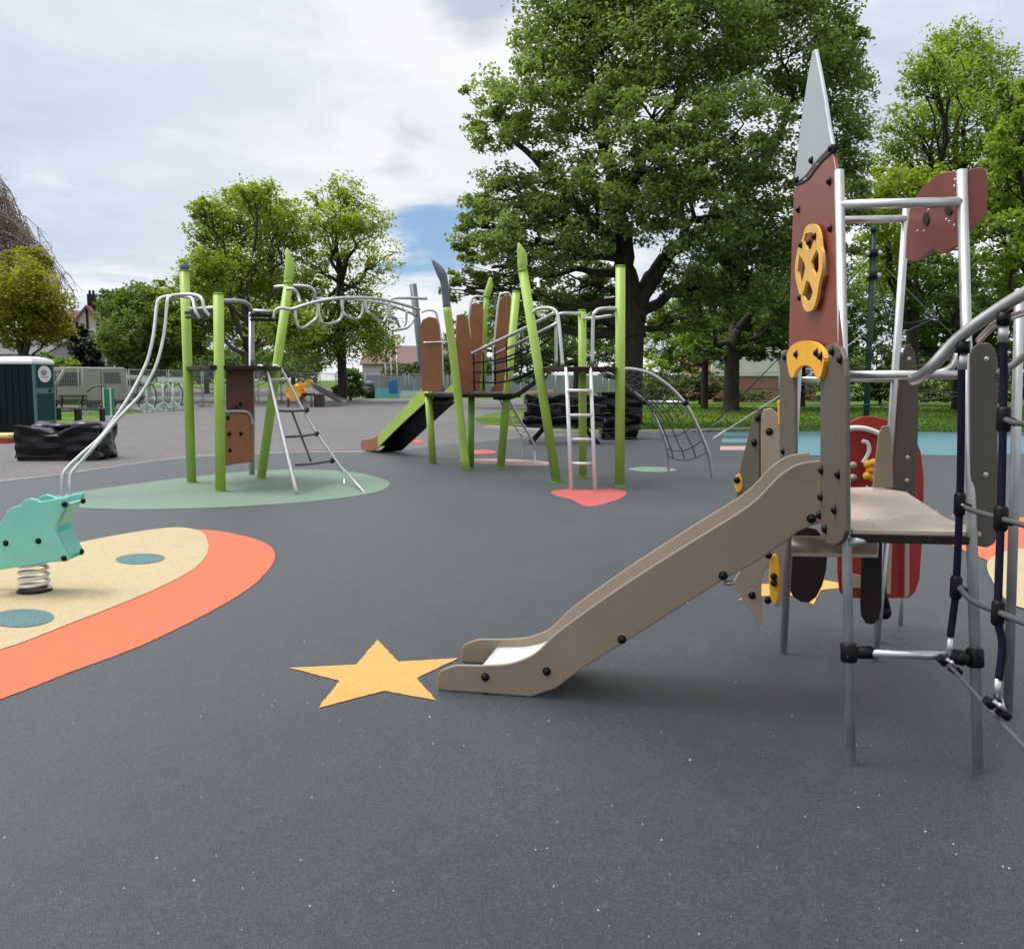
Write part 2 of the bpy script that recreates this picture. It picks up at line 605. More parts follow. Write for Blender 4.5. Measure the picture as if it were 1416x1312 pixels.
# ------------------------------------------------------------------ ground
m, gn, b = new_mat('park_grass')
co = objco(gn)
g1 = noise(gn, 0.25, 6, 0.6, co); g2 = noise(gn, 9, 5, 0.7, co)
base = mixcol(gn, ramp(gn, g1, [(0.35, 0.0), (0.65, 1.0)]), (0.060, 0.125, 0.014), (0.135, 0.20, 0.028))
base = mixcol(gn, 1.0, base, ramp(gn, g2, [(0.3, 0.7), (0.7, 1.25)]), 'MULTIPLY')
gn.links.new(base, b.inputs['Base Color']); b.inputs['Roughness'].default_value = 0.9
b.inputs['Specular IOR Level'].default_value = 0.1
bump(gn, b, g2, 0.8, 0.05)
M['grass'] = m
sheet('ground', [(-900, -300), (900, -300), (900, 1500), (-900, 1500)], 0.0, M['grass'],
      'green park grass reaching back to the trees and houses', 'ground')

def gp(lst): return [G(a, c) for a, c in lst]
tar = [(-22, -8)] + [(-24, 24)] + [tuple(G(a, c)[:2]) for a, c in
      ((20, 590), (75, 586), (140, 579), (200, 570), (260, 561), (400, 553), (600, 551), (660, 552))] + [(p_.x, p_.y) for p_ in smooth([G(a, c) for a, c in ((715, 553), (745, 559), (715, 567), (675, 573), (657, 579), (668, 587), (705, 594), (760, 598))], 6)] + [(4, 22), (8, 10), (9, -8)]
sheet('tarmac', tar, 0.004, M['tarmac'], 'old pinkish grey tarmac behind the rubber safety surface', 'tarmac')
rub = [(-9, -8), (-7.6, 2), (-7.7, 7)] + [tuple(G(a, c)[:2]) for a, c in
      ((-60, 672), (0, 668), (60, 661), (130, 651), (200, 641), (270, 633), (340, 629), (420, 627), (500, 627), (560, 622), (640, 613), (740, 605), (850, 600.5), (960, 598), (1080, 594))] + [(16, 27.4), (24, 26), (24, -8)]
rub = [Vector((p[0], p[1], 0)) for p in rub]
sheet('rubber_surface', rub, 0.008, M['rubber'], 'dark blue grey wet pour rubber safety surface under the play equipment', 'rubber surface')

# pale edging laid between rubber and tarmac
edge = [G(a, c) for a, c in ((-60, 672), (0, 668), (60, 661), (130, 651), (200, 641), (270, 633), (340, 629), (420, 627), (500, 627), (560, 622))]
mb = MB()
e2 = [p + Vector((-0.10, 0.42 + .22 * math.sin(i * 1.7), 0)) for i, p in enumerate(edge)]
for i in range(len(edge) - 1):
    mb.add([edge[i] + Vector((0, .02, .012)), edge[i + 1] + Vector((0, .02, .012)), e2[i + 1] + Vector((0, 0, .012)), e2[i] + Vector((0, 0, .012))], [(0, 1, 2, 3)])
o = mb.build('edging_strip', M['edging']); tag(o, 'pale edging strip where dark rubber meets the tarmac', 'edging', None, 'structure')
mb = MB()
k = [G(a, c) for a, c in ((672, 592), (760, 598.5), (850, 600), (960, 597.5), (1080, 593.5))]
for i in range(len(k) - 1):
    mb.bar(k[i] + Vector((0, .12, .03)), k[i + 1] + Vector((0, .12, .03)), 0.22, 0.10)
o = mb.build('kerb', M['concrete']); tag(o, 'low pale concrete kerb along the front of the grass', 'kerb', None, 'structure')

def mark(name, pix, z, mat, label, cat='ground marking', sm=True):
    pts = gp(pix)
    if sm: pts = smooth(pts, 5, True)
    rj = random.Random(len(pix) * 7 + int(pix[0][0]))
    fine = []
    for i in range(len(pts)):            # the granules leave a slightly ragged cut edge
        a_, b_ = Vector(pts[i]), Vector(pts[(i + 1) % len(pts)])
        k_ = max(1, min(40, int((b_ - a_).length / (0.006 * max(4, a_.y)))))
        for j_ in range(k_):
            q_ = a_.lerp(b_, j_ / k_)
            if j_: q_ += Vector((rj.gauss(0, .0018), rj.gauss(0, .0018), 0))
            fine.append(q_)
    pts = fine
    return sheet(name, pts, z, mat, label, cat)

# large comet shaped marking on the left
mark('orange_marking', [(-420, 1010), (-420, 1120), (-200, 1040), (0, 970), (100, 931), (200, 893), (300, 843), (350, 811), (376, 783), (380, 766), (368, 753), (335, 742), (285, 734), (220, 738), (80, 775), (-150, 840)], 0.012, M['m_orange'],
     'broad orange curved band of rubber ending in a rounded tip left of the slide')
mark('beige_marking', [(-420, 1010), (-200, 960), (0, 902), (100, 864), (200, 824), (262, 793), (284, 772), (288, 754), (278, 737), (245, 731), (190, 737), (110, 752), (0, 777), (-200, 825), (-420, 880)], 0.016, M['m_beige'],
     'sandy beige rubber area under the mint star springer')
def ell(cx, cy, rx, ry, rot=0):
    return [(cx + rx * math.cos(t) * math.cos(rot) - ry * math.sin(t) * math.sin(rot), cy + rx * math.cos(t) * math.sin(rot) + ry * math.sin(t) * math.cos(rot)) for t in [i * math.pi / 8 for i in range(16)]]
mark('teal_spot', ell(194, 775.5, 34, 7.2, -0.04), 0.020, M['m_teal'], 'smaller slate teal oval in the beige rubber, nearer the orange tip')
mark('teal_spot', ell(30, 858.5, 45, 12.5, -0.04), 0.020, M['m_teal'], 'larger slate teal oval in the beige rubber, below the star springer')
mark('green_marking', [(60, 690), (110, 681), (180, 671), (260, 661), (340, 653), (420, 650), (490, 654), (532, 664), (538, 672), (522, 681), (470, 690), (400, 697), (300, 703), (200, 705.5), (120, 704), (70, 699)], 0.012, M['m_green'],
     'pale sage green oval of rubber under the left lime posts')
mark('red_marking', [(762, 681), (785, 677.5), (815, 678), (845, 677), (865, 681), (862, 688), (845, 695), (820, 701.5), (803, 699), (790, 692), (770, 687)], 0.012, M['m_red'],
     'coral red heart shaped patch at the foot of the white ladder')
mark('green_patch', ell(902, 650, 33, 3.6, 0.02), 0.012, M['m_green'], 'small pale green oval between curved climber and right lime post')
mark('pink_patch', ell(700, 640, 66, 4.5, 0.03), 0.012, M['m_pink'], 'pale pink streak on the rubber behind the leaning lime posts')
mark('red_patch', ell(663, 626, 24, 3.2), 0.016, M['m_red'], 'small faded red patch behind the middle lime posts')
mark('red_patch', ell(578, 611, 8, 2.6), 0.012, M['m_red'], 'tiny red patch beyond the foot of the black slide')
for i, (yy, nm) in enumerate(((600.5, 'furthest'), (610.0, 'middle'), (620.5, 'nearest'))):
    mark('blue_stripe', [(1000 - i * 2, yy - 3), (1100, yy - 3.4), (1100, yy + 2.6), (1000 - i * 2, yy + 2.6)], 0.012, M['m_blue'] if i < 2 else M['m_pink'],
         ('pale %s stripe, %s of three, left of the taupe rocket fin' % ('blue' if i < 2 else 'pink', nm)), sm=False)
mark('blue_marking', [(1096, 596), (1250, 597), (1340, 600), (1440, 606), (1440, 628), (1330, 631), (1250, 630), (1096, 631)], 0.016, M['m_blue'], 'pool blue rubber area behind the rocket play tower', sm=False)
mark('orange_marking', [(1240, 722), (1320, 735), (1420, 716), (1600, 740), (1700, 800), (1600, 850), (1480, 860), (1390, 790), (1320, 757)], 0.012, M['m_orange'], 'orange rubber patch beyond the rope net at the right edge')
mark('beige_marking', [(1366, 778), (1420, 760), (1520, 770), (1560, 820), (1500, 850), (1420, 845), (1385, 825)], 0.016, M['m_beige'], 'beige rubber patch inside the orange one at the right edge')
# stars
def starpts(pix):
    return [(a, c) for a, c in pix]
mark('star_marking', [(400, 926), (492, 921.5), (522, 887), (551, 917.5), (634, 912.5), (576, 940.5), (603, 971), (531, 958), (440, 982), (470, 944)], 0.012, M['m_star'],
     'amber five pointed star inlaid at the foot of the taupe slide', sm=False)
mark('star_marking', [(1010, 812), (1068, 809), (1080, 797), (1115, 800), (1185, 812), (1135, 818), (1125, 838), (1085, 822), (1020, 832), (1050, 818)], 0.012, M['m_star'],
     'amber star inlay half hidden under the rocket play tower', sm=False)

# crumbs of pale grit lying about on the rubber
mb = MB()
rg = random.Random(3)
for i in range(270):
    a = rg.uniform(0, 1416); c = 690 + 620 * rg.random() ** 0.8
    p = G(a, c); r = rg.uniform(0.0015, 0.0038) * (1 + (p.y / 9))
    t = Vector((rg.uniform(-1, 1), rg.uniform(-1, 1), 0)) * r
    q = Vector((-t.y * rg.uniform(.4, 1), t.x * .8, 0))
    p.z = 0.0085
    mb.add([p + t, p + q, p - t, p - q, p + Vector((0, 0, r * 0.9))], [(0, 1, 4), (1, 2, 4), (2, 3, 4), (3, 0, 4)])
o = mb.build('grit', flat('grit', (.46, .46, .45), .9)); tag(o, 'pale crumbs of grit scattered over the dark rubber', 'grit', None, 'stuff')

# tufted lawn on the right
rn = np.random.default_rng(5)
n = 26000
gx = rn.uniform(1.5, 30, n); gy = 26.2 + 24 * rn.random(n) ** 1.6
keep = (gy > 24.4 + 0.15 * np.maximum(0, gx - 1) * 0)
gx, gy = gx[keep], gy[keep]
n = len(gx)
hh = rn.uniform(0.04, 0.10, n); an = rn.uniform(0, 6.28, n); wd = 0.012 + 0.0006 * gy
tilt = rn.normal(0, 0.03, (n, 2))
v = np.zeros((n, 3, 3))
v[:, 0] = np.c_[gx - np.cos(an) * wd, gy - np.sin(an) * wd, np.zeros(n)]
v[:, 1] = np.c_[gx + np.cos(an) * wd, gy + np.sin(an) * wd, np.zeros(n)]
v[:, 2] = np.c_[gx + tilt[:, 0], gy + tilt[:, 1], hh]
me = bpy.data.meshes.new('grass')
me.from_pydata(v.reshape(-1, 3).tolist(), [], np.arange(3 * n).reshape(-1, 3).tolist())
M['blade'] = leafmat('grass_blade', [(0.05, 0.115, 0.012), (0.09, 0.17, 0.018), (0.15, 0.23, 0.035)], 0.25)
me.materials.append(M['blade'])
o = bpy.data.objects.new('grass', me); col.objects.link(o)
tag(o, 'short mown lawn grass behind the curved net climber', 'grass', None, 'stuff')
# ------------------------------------------------------------------ rocket play tower
FL, FR, BL, BR = G(1177, 1060), G(1353, 1070), G(1083, 905), G(1212, 890)
root = empty('play_tower', (1.62, 4.25, 0), 'rocket shaped play tower with burgundy nose panel, taupe slide and rope net', 'play tower')
def onpost(base, z):
    return Vector((base.x, base.y + (0.16 if base.y < 4.2 else -0.063) * z, z))
def post(base, top, r=0.0205):
    mb = MB(); mb.tube([onpost(base, -0.05), onpost(base, top)], r, 16)
    return mb.build('post', M['galv'], root)
p_fl = post(FL, 2.34, 0.019); p_fr = post(FR, 2.325); p_bl = post(BL, 2.30); p_br = post(BR, 2.40)

nl = (BL - FL); nl = Vector((-nl.y, nl.x, 0)).normalized()          # outward normal of the slide face
OL = FL + nl * 0.03
def LP(px, py, off=0.0): return PL(px, py, OL + nl * off, nl)
def leftpanel(name, pix, mat, off=0.0, th=0.018, parent=None, bev=0.005, sm=False):
    pts = [LP(a, c, off) for a, c in pix]
    if sm: pts = smooth(pts, 4, True)
    mb = MB(); mb.prism(pts, nl * th)
    return mb.build(name, mat, parent or root, bev)
def lbolts(panel, pix, off, s=1.0):
    for a, c in pix: bolt(panel, LP(a, c, off), nl, s)

# nose panel, burgundy with a pale grey tip
nose = leftpanel('rocket_panel', [(1095, 498), (1097, 420), (1100, 330), (1103, 262), (1107, 257), (1117, 250), (1129, 235), (1140, 222), (1157, 209), (1161, 235), (1164, 300), (1166, 400), (1167, 498)], M['burgundy'])
tip = leftpanel('nose_tip', [(1103.5, 250), (1108, 205), (1115, 150), (1122, 105), (1128.5, 70), (1132, 68), (1138, 98), (1145, 135), (1151, 175), (1156, 200), (1150, 207), (1140, 217), (1130, 228), (1118, 244), (1108, 252)], M['silver_panel'], 0.0, 0.017, nose)
mb = MB(); mb.tube(smooth([LP(a, c, 0.012) for a, c in ((1104, 255), (1113, 252), (1122, 245), (1130, 234), (1141, 221), (1152, 211), (1157, 202))], 4), 0.0115, 8)
mb.build('seam_strip', M['black'], nose)
lbolts(nose, [(1150, 206), (1123, 222), (1103, 249), (1148, 251), (1105, 290), (1149, 316)], 0.018, 0.95)
# yellow emblem plate with cut-outs, raised on spacers
def ring_prism(name, outer, holes, off, th, mat, parent):
    outer = [(v.x, v.y) for v in smooth([(a, c, 0) for a, c in outer], 3, True)]
    me = bpy.data.meshes.new(name); bm = bmesh.new()
    edges = []
    for loop in [outer] + holes:
        vs = [bm.verts.new(LP(a, c, off)) for a, c in loop]
        edges += [bm.edges.new((vs[i], vs[(i + 1) % len(vs)])) for i in range(len(vs))]
    bmesh.ops.triangle_fill(bm, use_beauty=True, use_dissolve=False, edges=edges)
    r = bmesh.ops.extrude_face_region(bm, geom=bm.faces[:])
    bmesh.ops.translate(bm, verts=[g for g in r['geom'] if isinstance(g, bmesh.types.BMVert)], vec=nl * th)
    bmesh.ops.recalc_face_normals(bm, faces=bm.faces[:])
    ro = root_loc(parent)
    for vv in bm.verts: vv.co -= ro
    bm.to_mesh(me); bm.free(); me.materials.append(mat)
    o = bpy.data.objects.new(name, me); col.objects.link(o); o.parent = parent
    return o
def el(cx, cy, rx, ry, n=28, rot=0.0):
    return [(cx + rx * math.cos(2 * math.pi * i / n) * math.cos(rot) - ry * math.sin(2 * math.pi * i / n) * math.sin(rot),
             cy + rx * math.cos(2 * math.pi * i / n) * math.sin(rot) + ry * math.sin(2 * math.pi * i / n) * math.cos(rot)) for i in range(n)]
emb = ring_prism('emblem_plate', [(1127, 310), (1133, 313), (1137, 324), (1139, 342), (1141, 350), (1141, 372), (1137, 390), (1133, 413), (1128, 427), (1121, 431), (1115, 427), (1111, 412), (1107, 400), (1103, 380), (1104, 358), (1108, 340), (1113, 330), (1116, 318), (1121, 311)],
           [[(1117, 323), (1127, 321), (1130, 330), (1124, 347), (1119, 345), (1115, 333)], [(1109, 352), (1116, 364), (1117, 372), (1113, 389), (1109, 392), (1106, 375)], [(1133, 345), (1136, 352), (1136, 372), (1132, 383), (1126, 372), (1125, 362)], [(1119, 388), (1123, 390), (1128, 404), (1124, 415), (1117, 416), (1113, 408)]], 0.036, 0.012, M['ochre'], nose)
lbolts(nose, [(1108, 339), (1119, 336), (1127, 327), (1106, 412)], 0.05, 0.8)
# yellow arch over the slide entry
arch = ring_prism('entry_arch', [(1095, 510), (1093, 492), (1099, 479), (1111, 472), (1126, 472), (1138, 478), (1145, 490), (1145, 505), (1139, 523), (1134, 521), (1130, 511), (1122, 505), (1113, 506), (1106, 512), (1102, 521), (1098, 521)], [], 0.04, 0.018, M['yellow'], root)
lbolts(arch, [(1102, 490), (1130, 488), (1136, 493)], 0.058, 0.95)
# grey uprights of the slide face
pan_fl = leftpanel('side_board', [(1141, 728), (1141, 500), (1143, 486), (1150, 477), (1160, 475), (1169, 482), (1174, 496), (1176, 520), (1176, 735), (1172, 747), (1163, 754), (1151, 753), (1144, 744)], M['grey'], 0.02, 0.02)
lbolts(pan_fl, [(1152, 486), (1163, 497), (1137, 650), (1160, 656), (1136, 687), (1155, 705), (1142, 731), (1134, 712)], 0.04)
pan_bl = leftpanel('side_board', [(1084, 735), (1083, 500), (1086, 488), (1092, 484), (1100, 486), (1103, 498), (1104, 735)], M['grey'], 0.02, 0.02)
lbolts(pan_bl, [(1086, 494), (1084, 624), (1092, 640)], 0.04)

# boards on the right hand posts
def fboard(name, pix, O, Nn, mat, th=0.02, parent=None, bev=0.005):
    Nn = Vector(Nn).normalized()
    pts = [PL(a, c, Vector(O), Nn) for a, c in pix]
    mb = MB(); mb.prism(pts, Nn * th)
    return mb.build(name, mat, parent or root, bev)
nr = Vector((-0.30, -1, 0)).normalized()
ofr = Vector((1.80, 3.53, 0))
pan_fr = fboard('side_board', [(1341, 735), (1340, 492), (1343, 482), (1352, 475), (1366, 474), (1374, 482), (1378, 496), (1379, 735), (1374, 750), (1364, 756), (1352, 754), (1344, 747)], ofr, nr, M['grey'])
for a, c in ((1364, 496), (1363, 656), (1326, 651)): bolt(pan_fr, PL(a, c, ofr + nr * 0.02, nr), nr, 0.8, SCREW, 'screw')
obr = Vector((2.10, 5.02, 0))
pan_br = fboard('side_board', [(1234, 682), (1240, 560), (1247, 490), (1252, 477), (1258, 476), (1264, 487), (1268, 520), (1270, 560), (1266, 688)], obr, nr, M['grey'])
for a, c in ((1257, 496), (1255, 632), (1254, 664)): bolt(pan_br, PL(a, c, obr + nr * 0.02, nr), nr, 0.9, SCREW, 'screw')
fboard('inner_board', [(1206, 674), (1209, 640), (1214, 600), (1219, 589), (1228, 588), (1231, 600), (1234, 674)], (2.0, 4.9, 0), (-0.1, -1, 0), M['taupe'])

# deck
dz = 0.914
dk = [(FL.x + 0.02, onpost(FL, .9).y - .01), (FR.x + 0.04, onpost(FR, .9).y + .0), (FR.x + .07, FR.y + .5), (BR.x - 0.01, BR.y - 0.33), (BR.x - .08, BR.y - .1), (BL.x + 0.0, BL.y + 0.02)]
mb = MB(); mb.prism([(x, y, dz) for x, y in dk], (0, 0, -0.02))
deck = mb.build('deck', M['deck'], root, 0.004)
for a, c in ((1199, 673), (1205, 677), (1214, 681), (1234, 682), (1252, 689), (1295, 707), (1306, 720), (1201, 719), (1211, 725), (1317, 714), (1318, 727)):
    bolt(deck, G(a, c, dz), (0, 0, 1), 0.6, SCREW, 'screw')
mb = MB()
mb.bar(onpost(FL, dz - .035), onpost(FR, dz - .035), 0.03, 0.03)
mb.bar(onpost(BL, dz - .035), onpost(BR, dz - .035), 0.03, 0.03)
mb.bar(onpost(FL, dz - .035) + Vector((.03, .05, 0)), onpost(BL, dz - .035) + Vector((.03, -.05, 0)), 0.03, 0.03)
mb.build('deck_frame', M['darkbrown'], root)
mb = MB(); mb.tube([onpost(FL, dz - .05) + Vector((-.0, -.01, 0)), onpost(FL, dz - .05) + Vector((.09, .0, 0.005))], 0.02, 12)
mb.build('deck_bracket', M['steel'], root)

# rails between the posts
def rail(name, a, c, r, mat='steel', parent=None):
    mb = MB(); mb.tube([a, c], r, 14); return mb.build(name, M[mat], parent or root)
zb = PL(1200, 518, FL, Vector((0, 1, 0))).z
rail('barrier_rail', onpost(FL, zb), onpost(FR, zb) + Vector((0.09, .02, 0)), 0.018)
rail('barrier_rail', onpost(BL, 1.5), onpost(BR, 1.5), 0.014)
rail('top_rung', onpost(FL, 2.20), onpost(FR, 2.2), 0.020)
rail('top_rung', onpost(BL, 2.30), onpost(BR, 2.345), 0.020)

# tail fins at the top right
ra, rb_ = onpost(FR, 2.3), onpost(BR, 2.3)
nf = (rb_ - ra); nf = Vector((-nf.y, nf.x, 0)).normalized()
if nf.x > 0: nf = -nf
of = ra + nf * 0.0
fin_pix = [(1326, 236), (1312, 238), (1296, 246), (1282, 258), (1272, 270), (1263, 290), (1259, 320), (1257, 357), (1265, 362), (1277, 359), (1290, 350), (1297, 344), (1303, 351), (1314, 350), (1326, 342)]
fin = fboard('tail_fin', fin_pix, of, nf, M['burgundy'], 0.018)
for a, c in ((1321, 249), (1320, 258), (1269, 320), (1278, 320), (1284, 291), (1309, 304), (1313, 307), (1320, 312)):
    bolt(fin, PL(a, c, of + nf * .018, nf), nf, 0.62, SCREW, 'screw')
mb = MB(); mb.prism([PL(a, c, of + nf * .02, nf) for a, c in el(1281, 303, 4, 9, 12)], nf * 0.004); mb.build('slot', M['black'], fin)
mb = MB(); mb.prism([PL(a, c, of + nf * .02, nf) for a, c in el(1312, 292, 5, 6, 12)], nf * 0.004); mb.build('slot', M['black'], fin)
n2 = Vector((-0.15, -1, 0)).normalized()
o2 = onpost(FR, 2.3) + Vector((0.03, 0.02, 0))
fboard('tail_fin', [(1336, 236), (1352, 233), (1361, 236), (1363, 246), (1363, 288), (1358, 302), (1346, 316), (1338, 320), (1336, 318)], o2, n2, M['burgundy'], 0.02)
n3 = Vector((-1, 0.15, 0)).normalized()

# lower cross bar with black clamps
zl = PL(1250, 902, onpost(FL, .44), Vector((0, 1, 0))).z
a_, b__ = onpost(FL, zl), onpost(FR, zl + .003)
lb = rail('lower_bar', a_ + Vector((.03, -.0, 0)), b__ - Vector((.03, 0, 0)), 0.017)
mb = MB(); mb.tube([onpost(FL, zl - .036), onpost(FL, zl - .03), onpost(FL, zl + .03), onpost(FL, zl + .036)], [.028, .032, .032, .028], 16)
mb.tube([a_ + Vector((.02, 0, 0)), a_ + Vector((.085, 0, 0)), a_ + Vector((.10, 0, 0))], [.023, .026, .022], 14)
cl = mb.build('clamp', M['black'], root)
bolt(cl, a_ + Vector((-.015, -.028, -.012)), (0, -1, 0), .45)
mb = MB(); mb.tube([onpost(FR, zl - .036), onpost(FR, zl - .03), onpost(FR, zl + .03), onpost(FR, zl + .036)], [.028, .032, .032, .028], 16)
mb.tube([b__ - Vector((.02, 0, 0)), b__ - Vector((.075, 0, 0)), b__ - Vector((.105, 0, 0))], [.024, .030, .022], 14)
mb.ball(b__ - Vector((.06, .02, .0)), .028)
cl = mb.build('clamp', M['black'], root)
bolt(cl, b__ + Vector((.0, -.03, .01)), (0, -1, 0), .45)

# ---- slide
DS = Vector((-0.9785, 0.206, 0))
OS = Vector((1.34, 3.92, 0))
NS = Vector((-DS.y, DS.x, 0)).normalized()
if NS.y > 0: NS = -NS                      # towards the camera
top_edge = [(1136, 637), (1118, 638.5), (1100, 643), (1085, 652), (1071, 664), (1058, 678), (1044, 692), (1020, 709.5), (990, 728), (954, 750), (866, 806), (800, 852), (766, 878), (748, 896), (735, 906), (722, 912), (706, 917), (690, 919), (661, 920), (634, 919.5), (622, 922), (610, 927), (605, 934)]
bot_edge = [(604, 950), (605, 965), (618, 967), (660, 969), (715, 971), (735, 968), (770, 951), (805, 924), (866, 887), (932, 845), (998, 803), (1041, 780), (1081, 753), (1103, 736), (1120, 728), (1138, 722)]
poly = smooth([PL(a, c, OS, NS) for a, c in top_edge], 3) + [PL(a, c, OS, NS) for a, c in bot_edge]
for q in poly:
    q.z = max(q.z, 0.011)
slide = MB()
slide.prism(poly, -NS * 0.02)
sl = slide.build('slide', M['taupe'], root)      # the near cheek carries the slide's other pieces
bv = sl.modifiers.new('bevel', 'BEVEL'); bv.width = 0.006; bv.segments = 2; bv.limit_method = 'ANGLE'; bv.angle_limit = R(40)
WS = -NS * 0.47
mb = MB(); mb.prism([q + WS for q in poly], NS * 0.02)
mb.build('far_cheek', M['taupe'], sl, 0.006)
tp = [PL(a, c, OS, NS) for a, c in top_edge]
bedp = []
for i, q in enumerate(tp):
    t = (tp[min(i + 1, len(tp) - 1)] - tp[max(i - 1, 0)]).normalized()
    dn = Vector((t.x * 0, 0, -1))
    depth = 0.13 if q.z > 0.5 else 0.04 + max(0, q.z - 0.14) / 0.36 * 0.09
    bedp.append(q + Vector((0, 0, -depth)))
bedp = [q for q in bedp if True]
# the bed starts level with the deck, ends just above the ground
bed = [Vector((q.x, q.y, min(max(q.z, 0.085), dz - 0.002))) for q in bedp if q.x > PL(640, 930, OS, NS).x]
mb = MB()
nbd = len(bed)
vs = [q - NS * 0.021 for q in bed] + [q + WS + NS * 0.021 for q in bed]
mb.add(vs, [(i, i + 1, nbd + i + 1, nbd + i) for i in range(nbd - 1)], True)
vs2 = [v + Vector((0, 0, -0.006)) for v in vs]
mb.add(vs2, [(i, nbd + i, nbd + i + 1, i + 1) for i in range(nbd - 1)], True)
e_a, e_b = bed[-1] - NS * .021, bed[-1] + WS + NS * .021
mb.tube([e_a + Vector((0, 0, -.015)), e_b + Vector((0, 0, -.015))], 0.017, 12)
mb.build('chute', M['chute'], sl)
for a, c in ((671, 936), (671, 963), (634, 964), (756, 928), (860, 884), (1000, 796), (1122, 717)):
    bolt(sl, PL(a, c, OS + NS * .0, NS), NS, 1.0)
bolt(sl, PL(1113, 634, OS + WS, NS) , NS, .8, SCREW, 'screw')
mb = MB(); q = PL(1005, 806, OS - NS * .06, NS)
mb.tube([q + Vector((-.01, 0, 0)), q + Vector((.03, 0, 0))], 0.012); mb.build('cross_tube', M['steel'], sl)

# ---- fin and play panels behind the slide
of_, nf_ = Vector((1.40, 5.03, 0)), Vector((-0.25, -1, 0)).normalized()
fin2 = fboard('rocket_fin', [(1013, 806), (1048, 863), (1053, 863), (1053, 803), (1056, 790), (1062, 784), (1068, 790), (1070, 838), (1088, 836), (1088, 620), (1083, 590), (1076, 572), (1066, 564), (1056, 566), (1052, 580), (1052, 700), (1032, 770)], of_, nf_, M['taupe_light'])
for a, c in ((1064, 597), (1062, 830), (1040, 823)): bolt(fin2, PL(a, c, of_ + nf_ * .02, nf_), nf_, 1.0)
o4, n4 = PL(1052, 620, of_, nf_), Vector((-1, -0.62, 0)).normalized()
fin3 = fboard('rocket_fin', [(1021, 690), (1024, 660), (1032, 625), (1041, 590), (1047, 570), (1053, 566), (1053, 700), (1030, 720)], o4, n4, M['grey'])
for a, c in ((1048, 578), (1043, 612)): bolt(fin3, PL(a, c, o4 + n4 * .02, n4), n4, 1.0)
yl = fboard('yellow_disc', el(1022, 668, 6, 13, 20), PL(1022, 668, o4, n4) + n4 * .03, Vector((-.5, -1, 0)), M['yellow'], 0.016)
bolt(yl, PL(1019, 664, PL(1022, 668, o4, n4) + n4 * .05, Vector((-.5, -1, 0))), Vector((-.5, -1, 0)), .9)
fboard('yellow_grip', [(1076, 588), (1075, 556), (1078, 551), (1082, 553), (1083, 588)], of_ + nf_ * .03, nf_, M['yellow'], 0.03)
yd = fboard('yellow_disc', el(1072, 800, 8, 35, 20), of_ + nf_ * .05 + Vector((0, -.1, 0)), Vector((-.6, -1, 0)), M['yellow'], 0.016)
for a, c in ((1063, 768), (1070, 797), (1070, 806)): bolt(yd, PL(a, c, of_ + nf_ * .075 + Vector((0, -.1, 0)), Vector((-.6, -1, 0))), Vector((-.6, -1, 0)), .9)
# small counter under the deck
zc_ = 0.70
q = [G(1095, 740, zc_), G(1216, 742, zc_), G(1214, 766, zc_), G(1094, 764, zc_)]
mb = MB(); mb.prism([(v.x, v.y, zc_) for v in q], (0, 0, -.018)); mb.build('counter', M['deck'], root, .004)
fboard('rounded_board', [(1090, 742), (1090, 812), (1096, 824), (1106, 831), (1118, 832), (1128, 824), (1136, 808), (1141, 788), (1143, 765), (1138, 744), (1128, 731), (1112, 728), (1098, 732)], (1.6, 5.45, 0), (0, -1, 0), M['darkbrown'])
fboard('hanging_board', [(1191, 770), (1189, 830), (1190, 850), (1197, 861), (1207, 862), (1215, 854), (1218, 835), (1219, 790), (1219, 746), (1196, 748)], (1.78, 4.55, 0), (-0.2, -1, 0), M['darkbrown'])
mb = MB(); q = Vector((X(1211, 4.75, .1), 4.75, 0)); mb.tube([q + Vector((0, 0, -.04)), q + Vector((.05, .02, dz - .02))], .017, 12); mb.build('post', M['galv'], root)
# red control panel at the back
rp_o, rp_n = Vector((2.1, 5.42, 0)), Vector((-0.05, -1, 0)).normalized()
rp = fboard('red_panel', [(1158, 640), (1160, 600), (1170, 585), (1190, 576), (1205, 575), (1225, 580), (1240, 592), (1262, 600), (1272, 625), (1276, 660), (1275, 730), (1270, 800), (1264, 818), (1254, 826), (1170, 826), (1160, 818), (1157, 790)], rp_o, rp_n, M['red'])
mb = MB(); mb.tube(smooth([PL(a, c, rp_o + rp_n * .05, rp_n) for a, c in ((1160, 596), (1178, 592), (1197, 593), (1214, 599), (1224, 606))], 4), .016, 10); mb.build('grab_rail', M['white_paint'], rp)
mb = MB(); mb.tube(smooth([PL(a, c, rp_o + rp_n * .06, rp_n) for a, c in ((1192, 610), (1199, 612), (1202, 622), (1198, 632), (1193, 640))], 4), .012, 10); mb.build('bead_wire', M['white_paint'], rp)
for a, c in ((1200, 642), (1207, 640), (1203, 650), (1199, 658), (1207, 661)):
    mb = MB(); mb.ball(PL(a, c, rp_o + rp_n * .07, rp_n), .026); mb.build('bead', M['yellow'], rp)
for a, c in ((1180, 643), (1180, 660)):
    mb = MB(); mb.ball(PL(a, c, rp_o + rp_n * .05, rp_n), .022); mb.build('knob', M['taupe_light'], rp)
fboard('panel_frame', [(1226, 742), (1256, 742), (1256, 820), (1250, 826), (1250, 748), (1232, 748), (1230, 820), (1226, 820)], rp_o + rp_n * .06, rp_n, M['taupe_light'], .02, rp, .002)
fboard('oval_plate', el(1211, 806, 17, 17, 24), rp_o + rp_n * .03, rp_n, M['taupe_light'], .016, rp, .002)
fboard('oval_plate', [(1164, 790), (1190, 795), (1190, 812), (1164, 812)], rp_o + rp_n * .03, rp_n, M['taupe_light'], .016, rp, .002)
